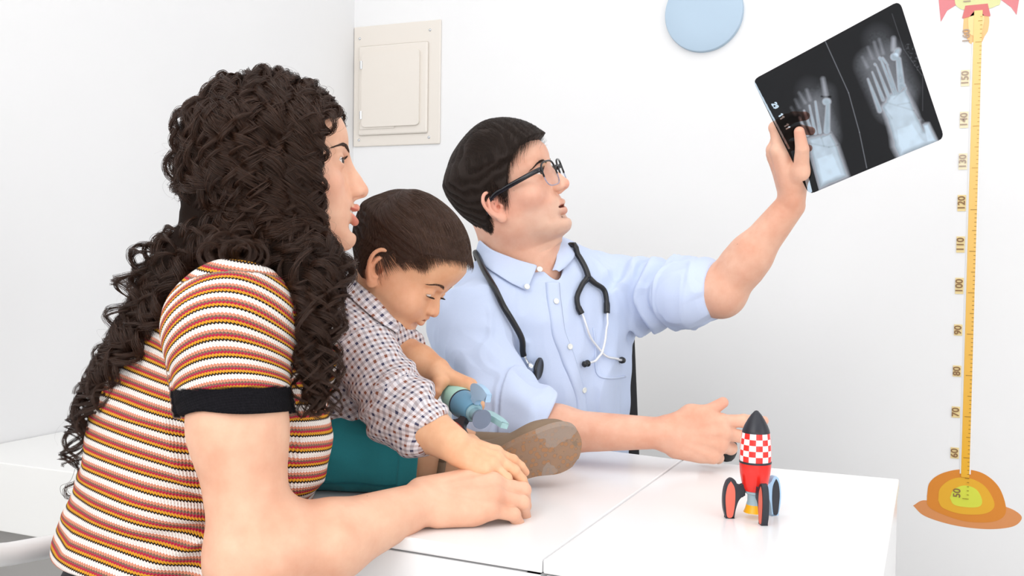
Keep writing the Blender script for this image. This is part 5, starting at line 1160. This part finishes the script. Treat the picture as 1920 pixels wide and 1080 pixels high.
# legs: near leg stretched out on the desk, far leg bent beside it
hR, kR, aR = chip + bs * .05 + UZ * -.01, P(738, 872, 1.33), P(852, 866, 1.335)
kR[2] = TABLE_Z + .052; aR[2] = TABLE_Z + .045
hL, kL, aL_ = chip - bs * .05, P(770, 830, 1.46), P(880, 848, 1.42); kL[2] = TABLE_Z + .055; aL_[2] = TABLE_Z + .04
CB.u(cap(hR, kR, .050, .040), .02); CB.u(cap(kR, aR, .037, .027), .02); CB.u(cap(hL, kL, .050, .040), .02); CB.u(cap(kL, aL_, .037, .027), .02)
fy = D(.96, .16, .18); fz_ = D(-.25, .80, .45)          # foot axis and the side of the instep (sole towards the lens)
CB.u(cap(aR, aR + fy * .03, .022, .018), .015)
lo, hi = bounds(CB); lo[2] = .74; me, V = sdf_mesh('child_body', CB, lo, hi, .0014)
MAT['skin_child'] = skin_mat('skin_child', lin('efbe98'), lin('dea078'), 0)
pk = [(t_[0], .008, .35) for t_ in htC + htCL] + [(cl_(76, -8, -4), .03, .45), (cl_(46, 58, -24), .03, .40), (cl_(-46, 58, -24), .03, .3), (cl_(0, 98, -20), .01, .3)]
C = skin_cols(V, clips, (.86, .50, .52), pink=pk); set_col(me, C)
kid = link('person', me, MAT['skin_child']); tag(kid, 'toddler in a checked shirt and teal trousers sitting on the desk, looking down', 'person')
eyeballs(CM, CS, CPM, kid, (.03, .014, .008)); lashes(CM, CS, CPM, kid, MAT['hair_black'], True, 6)
cphi = [0, 25, 45, 58, 68, 76, 84, 92, 105, 120, 150, 180]; cz = [82, 78, 68, 58, 46, 28, 20, 34, 12, -24, -46, -50]
cth = lambda q: 6 + 5 * sstep(30, 90, q[:, 2]) + 4 * sstep(10, -60, q[:, 1])
ct_ = hair_tools(CM, CS, CPM, cphi, cz, cth) + (cth,); cwd = ct_[2]
MAT['hair_child'] = hair_mat('brown_hair', (.028, .012, .007), (.095, .045, .025), .36, .35)
hair_cap('child_hair_cap', ct_, CS, plain('hair_body_brown', (.035, .016, .010), .6, spec=.2), kid, groove=lambda q: .8 * np.sin(q[:, 2] * .5 + q[:, 0] * .2 + 3 * vnoise(q, .05)) - .3)
def cflow(q):
    side = sstep(35, 62, np.abs(q[:, 0]))[:, None]; back = sstep(-45, -90, q[:, 1])[:, None]; sg = np.sign(q[:, 0])[:, None]; low = sstep(50, 0, q[:, 2])[:, None]
    f = np.array((0, 1.0, 0)) * (1 - back) + np.hstack([0 * sg, 0 * sg, -.45 - .6 * back - .5 * low * (1 - back)]) + side * np.array((0, .2, -.1)); f = f + np.stack([0 * q[:, 0], 0 * q[:, 0], .45 * np.sin(q[:, 1] * .055 + q[:, 2] * .03)], 1)
    behind = (sstep(-5, -30, q[:, 1]) * sstep(50, 20, q[:, 2]))[:, None]; return f * (1 - behind) + behind * np.array((0, -.1, -1.0))
comb(ct_, CS, cflow, lambda q: 46 + 12 * sstep(30, 100, q[:, 2]) - 34 * sstep(15, 70, q[:, 1]) - 24 * sstep(60, 30, q[:, 2]) * sstep(-20, 0, q[:, 1]), 16000, 11, np.random.default_rng(4), off=(.85, 1.12), mat=MAT['hair_child'], parent=kid, rad=.00024, jit=.08)
for s in (1, -1): brow_hair(CB, cwd, [(s * 9, 86, 20), (s * 22, 86, 25.5), (s * 36, 80, 26), (s * 48, 68, 20)], 220, 6, 7, MAT['hair_child'], kid, np.random.default_rng(9 + s), 'eyebrow', rad=.00013)
# ---- checked shirt
CT = Sdf()
CT.u(cap(cneck + D(-.01, -.016, 0), csh + D(-.002, 0, 0), .040, .044), .02); CT.u(cap(cneck + D(.0, -.016, 0), cshL, .040, .044), .02)
CT.u(cap(cneck + (chip - cneck) * .22, chip + UZ * .02 + D(.01, 0, 0), .078, .090), .04); CT.u(ell(P(645, 800, 1.39), (.085, .095, .075), BR), .03)
cu = (ce - csh) / np.linalg.norm(ce - csh); fa = (cw - ce) / np.linalg.norm(cw - ce); ccut = ce + fa * .012
CT.u(cap(csh, ce - cu * .01, .044, .044), .015); CT.u(cap(ce - cu * .012, ce + fa * .03, .045, .042), .015)
fL = (cwL - ceL) / np.linalg.norm(cwL - ceL); CT.u(cap(cshL, ceL - fL * .0, .042, .037), .015); CT.u(cap(ceL, ceL + fL * .03, .037, .036), .01)
CT.u(cap(P(735, 800, 1.34), P(748, 822, 1.33), .022, .012), .02)
def cfold(p, d):
    m = np.abs(d) < .02
    if not m.any(): return d
    q = p[m]; o = .0016 * vnoise(q, 45) + .0026 * (1 - 2 * np.abs(vnoise(q @ np.diag([1, 1, .5]).astype(np.float32), 26))); t, r, w = armc(q, csh.astype(np.float32), ce.astype(np.float32)); a_ = (r < .06) & (t > .2)
    o += a_ * sstep(.3, .6, t) * .0028 * np.sin((q @ D(.4, -.9, 0).astype(np.float32)) * 190 + 2.5 * vnoise(q, 20)); t2, r2, _ = armc(q, (ce - fa * .02).astype(np.float32), (ce + fa * .03).astype(np.float32)); o += (r2 < .06) * sstep(.05, .12, t2) * .0025
    out = d.copy(); out[m] -= o; return out
CT.d(cfold)
ccn = D(.80, -.55, 0); ccn = ccn / np.linalg.norm(ccn); CT.s(rbox(frame(y=ccn, z=F_, o=P(786, 786, 1.29) + ccn * .05), (.075, .05, .055), .002), .004); CT.s(cap(ce + fa * .01, ce + fa * .06, .029, .028), .003)
CT.s(rbox(frame(y=fL, z=F_, o=ceL + fL * (.014 + .04)), (.05, .04, .05), .002), .004); CT.s(cap(ceL + fL * .008, ceL + fL * .06, .025, .025), .003)
CT.s(cap(cl_(0, 0, -45), cneck + D(.006, .004, 0), .050, .043), .003)
lo, hi = bounds(CT); me, V = sdf_mesh('child_shirt', CT, lo, hi, .0017)
t2, r2, _ = armc(V, csh.astype(np.float32), ce.astype(np.float32)); t3, r3, _ = armc(V, (ce - fa * .02).astype(np.float32), (ce + fa * .03).astype(np.float32)); reg = np.where((r3 < .055) & (t3 > .22) & (V @ D(0, 0, -1.) > -5), 2, np.where((r2 < .052) & (t2 > .12), 1, 0))
uA, vA = cyl(V, csh, ce, .044); uB, vB = cyl(V, ce, ce + fa, .044); tilt = np.stack([(V - cneck) @ D(.88, .47, 0), (V - cneck) @ D(-.47, .88, 0)], 1)
ub = np.where(reg == 2, uB, np.where(reg == 1, uA, tilt[:, 0] + .6 * ((V - cneck) @ F_))); vb = np.where(reg == 2, vB, np.where(reg == 1, vA, tilt[:, 1])); set_vec(me, np.stack([ub, vb, vb * 0], 1), 'fab')
t = NT('checked_cotton'); at = t.attr('fab'); sp = t.n('ShaderNodeSeparateXYZ'); t.l(at.outputs['Vector'], sp.inputs[0])
PR = .0150
def band(x, ph, w=.24): f = t.math('FRACT', t.math('ADD', t.math('DIVIDE', x, PR), ph)); return t.math('LESS_THAN', f, w)
W_, Nv, Bn = lin('f3f0f2'), lin('2a2a52'), lin('8f5238')
nu_, nv_ = band(sp.outputs[0], 0), band(sp.outputs[1], 0); bu_, bv_ = band(sp.outputs[0], .5), band(sp.outputs[1], .5)
c = t.mix(t.math('ADD', t.math('MULTIPLY', t.math('ADD', nu_, nv_), .33), t.math('MULTIPLY', t.math('MULTIPLY', nu_, nv_), .28)), W_, Nv); c2 = t.mix(t.math('ADD', t.math('MULTIPLY', t.math('ADD', bu_, bv_), .33), t.math('MULTIPLY', t.math('MULTIPLY', bu_, bv_), .30)), W_, Bn)
mu = t.n('ShaderNodeMix'); mu.data_type = 'RGBA'; mu.blend_type = 'MULTIPLY'; mu.inputs[0].default_value = 1; t.l(c, mu.inputs[6]); t.l(c2, mu.inputs[7]); t.l(mu.outputs[2], t.b.inputs['Base Color']); t.set(Roughness=.85); t.b.inputs['Specular IOR Level'].default_value = .1
t.bump(t.noise(900, 2).outputs[0], .15, .0008); MAT['check'] = t.m
cshirt = link('shirt', me, MAT['check'], kid)
# collar leaf
CU = Sdf(); CU.ops = list(CT.ops[:CT.ops.index(next(o for o in CT.ops if o[0] == 's'))]); CU.u(cap(cl_(0, -22, -30), cneck, .042, .046), .01)
def leaf2(U, N, O, off, rows=6, n=6):
    Ns, Os = spline(N, n), spline(O, n); out = []
    for s in np.linspace(0, 1, rows):
        px = Ns * (1 - s) + Os * s; h = [march(U, x, y) for x, y in px]; g = [a for a in h if a is not None]
        h = np.array([a if a is not None else g[0] for a in h]); out.append(h + grad(U, h) * (off[0] * (1 - s) + off[1] * s + .002 * math.sin(math.pi * s)))
    return np.array(out)
G = leaf2(CU, [(640, 500), (668, 528), (706, 566), (742, 612)], [(628, 540), (655, 560), (700, 600), (744, 628)], (.004, .003)); co = patch('collar', G, MAT['check'], cshirt, .002, 0)
Vg = G.reshape(-1, 3); set_vec(co.data, np.stack([(Vg - cneck) @ D(.72, -.69, 0), (Vg - cneck) @ D(.69, .72, 0), Vg[:, 0] * 0], 1), 'fab'); co.modifiers.new('u', 'SUBSURF').levels = 1
# ---- trousers
CR = Sdf(); CR.u(ell(chip + UZ * -.005, (.095, .085, .068), BR), .02); kk = (kR - hR) / np.linalg.norm(kR - hR); sh_ = (aR - kR) / np.linalg.norm(aR - kR)
CR.u(cap(hR, kR, .062, .050), .02); CR.u(cap(kR, kR + sh_ * .036, .050, .046), .01); CR.u(cap(hL, kL, .058, .047), .02); CR.u(cap(kL, kL + (aL_ - kL) * .35, .045, .042), .01)
def rfold(p, d):
    m = np.abs(d) < .02
    if not m.any(): return d
    q = p[m]; t_, r_, _ = armc(q, kR.astype(np.float32), (kR + sh_ * .05).astype(np.float32)); o = .003 * (1 - 2 * np.abs(vnoise(q, 20))) + .0015 * vnoise(q + 4, 40) + (r_ < .07) * sstep(.16, .22, t_) * .003; out = d.copy(); out[m] -= o; return out
CR.d(rfold); CR.s(rbox(frame(y=sh_, z=F_, o=kR + sh_ * (.034 + .05)), (.07, .05, .07), .002), .002); CR.s(cap(kR + sh_ * .015, kR + sh_ * .1, .040, .040), .002)
sL = (aL_ - kL) / np.linalg.norm(aL_ - kL); CR.s(rbox(frame(y=sL, z=F_, o=kL + sL * (.036 + .05)), (.06, .05, .06), .002), .002); CR.i(plane((0, 0, TABLE_Z + .0006), (0, 0, -1)), .004)
lo, hi = bounds(CR); me, V = sdf_mesh('child_trousers', CR, lo, hi, .002); MAT['teal'] = cloth_mat('teal_twill', lin('2c8692'), lin('389aa4'), amt=.3); ctr = link('trousers', me, MAT['teal'], kid)
sm_ = lay(CR, [(600, 905), (640, 905), (690, 908), (740, 910), (772, 905)], .0004, 8); ribbon(CR, sm_, .0012, .0011, 'seam', plain('teal_seam', '20707b', .9), ctr)
# ---- shoe: sole turned to the lens
def shoe(name, toe_px, d, heel, parent):
    pass
Ms = frame(y=D(.93, .27, .10), z=D(-.05, .42, .90), o=P(968, 866, 1.335)); MW = lambda x, y, z: Ms[:3, :3] @ np.array((x, y, z)) + Ms[:3, 3]
SH = Sdf()                                                # x across the sole, y to the toe, z into the shoe
out = [(-.030, -.062), (-.030, -.02), (-.030, .02), (-.038, .055), (-.032, .082), (-.006, .095), (.022, .088), (.036, .062), (.034, .02), (.026, -.02), (.027, -.055), (.015, -.078), (-.015, -.078)]
so = spline(out + [out[0]], 6)[:-1]; bm = bmesh.new(); add_prism(bm, [tuple(p) for p in so], -.004, .008, .003)
for v in bm.verts: v.co.z += .010 * max(0, (v.co.y - .03) / .06) ** 2
bmesh.ops.transform(bm, matrix=toM(Ms), verts=bm.verts)
t = NT('worn_rubber_sole'); v = t.n('ShaderNodeTexVoronoi'); v.inputs['Scale'].default_value = 125; t.l(t.n('ShaderNodeTexCoord').outputs['Object'], v.inputs['Vector']); v2 = t.noise(60, 5); v3_ = t.noise(16, 3)
spot = t.math('LESS_THAN', v.outputs['Distance'], .38); c = t.mix(v2.outputs[0], lin('a9805f'), lin('8d7a6b')); c = t.mix(t.math('MULTIPLY', spot, .6), c, lin('b07a4c'))
ring = t.math('MULTIPLY', t.math('LESS_THAN', t.math('ABSOLUTE', t.math('SUBTRACT', v.outputs['Distance'], .42)), .035), .5); c = t.mix(ring, c, lin('7a6a5c')); gr_ = t.math('GREATER_THAN', v3_.outputs[0], .56); c = t.mix(t.math('MULTIPLY', gr_, .5), c, lin('a39a92'))
t.l(c, t.b.inputs['Base Color']); t.set(Roughness=.75); t.bump(v2.outputs[0], .4, .0015)
shoe_o = bm_obj('shoe', bm, t.m, kid, smooth=True, angle=50); 
SU = Sdf(); SU.u(cap(MW(0, -.05, .02), MW(0, .05, .02), .027, .030, .9), .02); SU.u(cap(MW(0, -.055, .02), MW(0, -.06, .045), .027, .027), .02); SU.u(cap(MW(0, .04, .018), MW(-.002, .062, .018), .031, .028), .02)
SU.i(plane(MW(0, 0, .006), -Ms[:3, 2]), .002); SU.s(cap(MW(0, -.04, .055), MW(0, -.075, .09), .026, .03), .004); SU.s(ell(MW(0, -.01, .056), (.02, .03, .018), Ms[:3, :3]), .006)
lo, hi = bounds(SU); me, _ = sdf_mesh('shoe_upper', SU, lo, hi, .0018); MAT['suede'] = plain('taupe_leather', '8a7560', .8, bump=(160, .3)); link('shoe_upper', me, MAT['suede'], shoe_o)
bm = bmesh.new(); p = np.array([aR + (np.cross(sh_, UZ) * math.cos(a) + UZ * math.sin(a)) * .0295 + sh_ * (-.016 + .004 * math.sin(a)) for a in np.linspace(0, 2 * math.pi, 30)]); tube_bm(bm, p, .0055, 8); bm_obj('ankle_strap', bm, MAT['suede'], shoe_o, smooth=True)
S2 = Sdf(); fL2 = D(.9, -.05, .1); S2.u(cap(aL_ + UZ * -.005, aL_ + fL2 * .06, .031, .026), .02); S2.i(plane((0, 0, TABLE_Z + .001), (0, 0, -1)), 0); lo, hi = bounds(S2); me, _ = sdf_mesh('shoe_far', S2, lo, hi, .002); link('shoe', me, MAT['suede'], kid)

# ================================================================ toy rockets
def mk(name, c, r=.35): return plain(name, c, r)
MAT['toy_black'] = mk('toy_black_paint', '23252e', .4); MAT['toy_red'] = mk('toy_red_paint', 'e8281f', .25); MAT['toy_coral'] = mk('toy_coral_paint', 'e8705c', .5)
MAT['toy_yellow'] = mk('toy_yellow_paint', 'fbb418'); MAT['toy_grey'] = mk('toy_blue_grey_paint', '9fb6bf'); MAT['toy_sky'] = mk('toy_sky_paint', 'a9cbe9', .5)
t = NT('toy_checker_paint'); at = t.attr('fab'); sp = t.n('ShaderNodeSeparateXYZ'); t.l(at.outputs['Vector'], sp.inputs[0])
ck = t.math('MODULO', t.math('ADD', t.math('FLOOR', sp.outputs[0]), t.math('FLOOR', sp.outputs[1])), 2.0); t.l(t.mix(t.math('ABSOLUTE', ck), lin('f7f5f5'), lin('f0322c')), t.b.inputs['Base Color']); t.set(Roughness=.3); MAT['toy_check'] = t.m
def lathe_part(name, prof, mat, parent, M, seg=60, check=None):
    bm = bmesh.new(); add_lathe(bm, prof, seg); me = bpy.data.meshes.new(name); bmesh.ops.recalc_face_normals(bm, faces=bm.faces)
    if check:
        seam = bm.verts.layers.float_vector.new('fab')
        for v in bm.verts: v[seam] = ((math.atan2(v.co.y, v.co.x) / (2 * math.pi) + .5) * check[0] + 40, (v.co.z - check[1]) / check[2] + 40, 0)
        bmesh.ops.split_edges(bm, edges=bm.edges[:])
        for f in bm.faces:                                # keep the pattern whole across the closing seam
            us = [v[seam][0] for v in f.verts]
            if max(us) - min(us) > check[0] / 2:
                for v in f.verts:
                    if v[seam][0] < 40 + check[0] / 2: v[seam] = (v[seam][0] + check[0], v[seam][1], 0)
    bm.to_mesh(me); bm.free(); me.transform(toM(M)); me.polygons.foreach_set('use_smooth', [True] * len(me.polygons))
    if not check: me.set_sharp_from_angle(angle=math.radians(35))
    return link(name, me, mat, parent)
def rocket(M, label, cols, fins, pos):
    e = empty('toy_rocket', pos, label, 'toy rocket')
    lathe_part('nose_cone', [(0, .134), (.0022, .1332), (.0060, .1290), (.0100, .1230), (.0140, .1155), (.0162, .1100), (.0168, .1072), (.0168, .1066), (0, .1066)], cols[0], e, M)
    zb = np.linspace(.0716, .1066, 22)
    r_ = lambda z: .0170 + .0022 * math.sin(math.pi * min(1, max(0, (.1066 - z) / .060)))
    lathe_part('band', [(r_(z), z) for z in zb], cols[1], e, M, 80, (14, .0716, .00701) if cols[1] is MAT['toy_check'] else None)
    lathe_part('ring', [(.0185, .0690), (.0197, .0692), (.0197, .0714), (.0185, .0716)], cols[5], e, M)
    lathe_part('hull', [(0, .069), (.0192, .069), (.0192, .066), (.0184, .056), (.0168, .047), (.0148, .0385), (.0128, .0345), (0, .0345)], cols[2], e, M)
    n = lathe_part('nozzle', [(.0105, .0345), (.0115, .0340), (.0118, .0315), (.0100, .0300), (.0088, .0295), (.0088, .0215), (.0100, .0170), (0, .017)], cols[3], e, M)
    lathe_part('nozzle_flare', [(0, .0172), (.0100, .0172), (.0112, .0125), (.0128, .0085), (.0132, .0075), (0, .0085)], cols[4], n, M)
    ol = spline([(.013, .0455), (.018, .0405), (.0225, .0425), (.0258, .0478), (.0305, .0500), (.0350, .0470), (.0385, .0380), (.0400, .0255), (.0392, .0120), (.0360, .0008), (.0355, 0), (.0265, 0), (.0258, .0008), (.0242, .0110), (.0212, .0210), (.0170, .0265), (.0125, .0285)], 4)
    ov = spline([(.0310, .0465), (.0350, .0400), (.0372, .0270), (.0364, .0130), (.0345, .0022), (.0285, .0022), (.0262, .0120), (.0252, .0250), (.0262, .0380), (.0310, .0465)], 5)[:-1]
    for ang, m1, m2 in fins:
        Mf = M @ np.array(Matrix.Rotation(math.radians(ang), 4, 'Z')) @ np.array([[1, 0, 0, 0], [0, 0, -1, 0], [0, 1, 0, 0], [0, 0, 0, 1.0]])
        bm = bmesh.new(); add_prism(bm, [tuple(p) for p in ol], -.0038, .0038, .0008); bmesh.ops.transform(bm, matrix=toM(Mf), verts=bm.verts); f = bm_obj('fin', bm, m1, e, smooth=True, angle=35)
        if m2:
            for z0_ in (-.0044, .0036):
                bm = bmesh.new(); add_prism(bm, [tuple(p) for p in ov], z0_, z0_ + .0008); bmesh.ops.transform(bm, matrix=toM(Mf), verts=bm.verts); bm_obj('inset', bm, m2, f)
    return e
base = PZ(1414, 971, TABLE_Z); RM = np.eye(4); RM[:3, 3] = base; ry = math.atan2(R_[1], R_[0])
rocket_px = [proj(base + UZ * z) for z in (0, .134)]; print('rocket', rocket_px)
RM[:3, :3] = np.array(Matrix.Rotation(ry, 3, 'Z')) @ np.diag([1., 1., 1.])
tb = MAT
rocket(RM, 'red toy rocket with a checked band and black nose, standing on the right desk', (tb['toy_black'], tb['toy_check'], tb['toy_red'], tb['toy_grey'], tb['toy_yellow'], tb['toy_black']), ((182, tb['toy_black'], tb['toy_coral']), (-84, tb['toy_black'], tb['toy_coral']), (28, tb['toy_sky'], tb['toy_black'])), base)
ax_ = D(-.43, .22, .86); ax_ /= np.linalg.norm(ax_)                 # nose direction of the rocket in the child's hand
mid = P(868, 757, 1.345); RC = np.eye(4); zz = ax_; xx = np.cross(UZ, zz); xx /= np.linalg.norm(xx); RC[:3, 0] = xx; RC[:3, 1] = np.cross(zz, xx); RC[:3, 2] = zz; RC[:3, 3] = P(908, 790, 1.258)
mint, slate, pale = mk('toy_mint_paint', 'b0e6da'), mk('toy_slate_paint', '6a9dbb'), mk('toy_pale_teal_paint', 'a6cdd0', .5)
up_a = math.degrees(math.atan2(U_ @ RC[:3, 1], U_ @ RC[:3, 0]))
rt = rocket(RC, 'mint and slate-blue toy rocket held in the left hand of the toddler', (tb['toy_red'], mint, slate, mk('toy_teal_grey_paint', '8db3bf'), mk('toy_steel_paint', '76849b'), mk('toy_navy_paint', '1f2b40')), ((up_a + 5, tb['toy_sky'], None), (up_a + 105, pale, None), (up_a - 128, tb['toy_black'], mk('toy_brick_paint', 'c8402f'))), mid)
# ================================================================ chairs
MAT['mesh_black'] = plain('black_chair_fabric', '15151a', .75, bump=(500, .3))
oc_ = tors - cf * .06; _p = tors - cf * .235 + cl * .18; _x = proj(_p + UZ * .05)
sh_l = (1212 - _x[0]) / (abs(cl @ R_) * FPX / _x[2]); sx = np.array((oc_[0], oc_[1], 0)) + cl * sh_l; ce_ = empty('office_chair', sx, 'black office chair the man in the blue shirt sits on', 'chair')
OC = frame(x=cl, y=cf, o=sx); OC[:3, 0] = -cl; OC = np.column_stack([np.append(-cl, 0), np.append(cf, 0), np.append(UZ, 0), np.append(sx, 1)])
if np.linalg.det(OC[:3, :3]) < 0: OC[:3, 0] *= -1
def chair_part(name, fn, parent=ce_, mat='mesh_black', sm=True, M=OC):
    bm = bmesh.new(); fn(bm); bmesh.ops.transform(bm, matrix=toM(M), verts=bm.verts); return bm_obj(name, bm, MAT[mat], parent, smooth=sm, angle=45)
chair_part('seat', lambda b: add_box(b, (-.235, -.20, .40), (.235, .24, .46), .022, 4))
def bk(b):
    vs = add_box(b, (-.18, -.03, .48), (.18, .0, .97), .012, 3)
    bmesh.ops.subdivide_edges(b, edges=[e for e in b.edges if abs(e.verts[0].co.x - e.verts[1].co.x) > .2], cuts=8)
    for v in b.verts: v.co.y += -.155 + .9 * v.co.x ** 2 - .10 * (v.co.z - .48) ; v.co.x *= 1 - .25 * max(0, (.7 - v.co.z))
chair_part('backrest', bk)
chair_part('column', lambda b: tube_bm(b, [(0, .02, .08), (0, .02, .41)], .026, 16), mat='black_plastic'); chair_part('back_bar', lambda b: tube_bm(b, [(0, -.02, .40), (0, -.17, .40), (0, -.20, .47), (0, -.195, .60)], .016, 10), mat='black_plastic')
for k in range(5):
    a = math.radians(72 * k + 20); l = chair_part('leg', lambda b: tube_bm(b, [(0, .02, .11), (.16 * math.cos(a), .02 + .16 * math.sin(a), .095), (.29 * math.cos(a), .02 + .29 * math.sin(a), .07)], .018, 10), mat='black_plastic')
    chair_part('caster', lambda b: add_box(b, (.29 * math.cos(a) - .014, .02 + .29 * math.sin(a) - .026, 0), (.29 * math.cos(a) + .014, .02 + .29 * math.sin(a) + .026, .054), .013, 3), l, 'black_plastic')
tgt = P(1360, 842, 1.70); q_ = np.linalg.inv(OC) @ np.append(tgt, 1)
sgn = 1 if q_[0] > 0 else -1
for s in (1, -1):
    if s != sgn: continue
    if s == sgn: chair_part('armrest', lambda b: tube_bm(b, spline([(q_[0], q_[1] - .15, q_[2] - .004), (q_[0], q_[1] - .12, q_[2]), (q_[0], q_[1] - .02, q_[2]), (q_[0], q_[1] + .006, q_[2]), (q_[0], q_[1] + .014, q_[2])], 3), [.0215] * 10 + [.0205, .017, .008], 14), mat='black_plastic')
    ax2, ay2 = (q_[0], q_[1] - .08) if s == sgn else (s * .275, .0)
    chair_part('arm_post', lambda b: tube_bm(b, [(s * .20, .0, .42), (ax2 * .98, ay2 * .9, .44), (ax2, ay2, .47), (ax2, ay2, q_[2] - .01)], .013, 10), mat='black_plastic')
# white chair of the woman
A0, A1 = P(-60, 1052, 1.16), P(175, 1012, 1.30); zc_ = (A0[2] + A1[2]) / 2
wcz = hipc.copy(); wcz[2] = 0; wch = empty('white_chair', wcz, 'white chair with a tubular armrest under the woman, seen at the lower left', 'chair')
WC = np.column_stack([np.append(-ws, 0), np.append(wf, 0), np.append(UZ, 0), np.append(wcz, 1)]); WC[:3, 0] = np.cross(wf, UZ)
bm = bmesh.new(); dA = (A1 - A0) / np.linalg.norm(A1 - A0); tube_bm(bm, spline([A0 - dA * .06 - UZ * .1, A0 - dA * .03, A0 + dA * .05, A1 - dA * .02, A1 + dA * .05 - UZ * .01], 6), .0145, 16); bm_obj('armrest', bm, MAT['white_plastic'], wch, smooth=True)
seatz = hipc[2] - .10
bm = bmesh.new(); Ae = A0 - dA * .06 - UZ * .1; tube_bm(bm, spline([Ae, Ae - UZ * .06, np.array((Ae[0] + dA[0] * .03, Ae[1] + dA[1] * .03, seatz - .02)), np.array(((Ae[0] + wcz[0]) / 2, (Ae[1] + wcz[1]) / 2, seatz - .03))], 6), .0145, 16); bm_obj('arm_support', bm, MAT['white_plastic'], wch, smooth=True)
chair_part('seat', lambda b: add_box(b, (-.23, -.20, seatz - .035), (.23, .23, seatz), .014, 3), wch, 'white_plastic', M=WC)
for x in (-.2, .2):
    for y in (-.17, .2): chair_part('leg', lambda b: tube_bm(b, [(x, y, seatz - .02), (x * 1.08, y * 1.08, 0)], .012, 10), wch, 'white_plastic', M=WC)
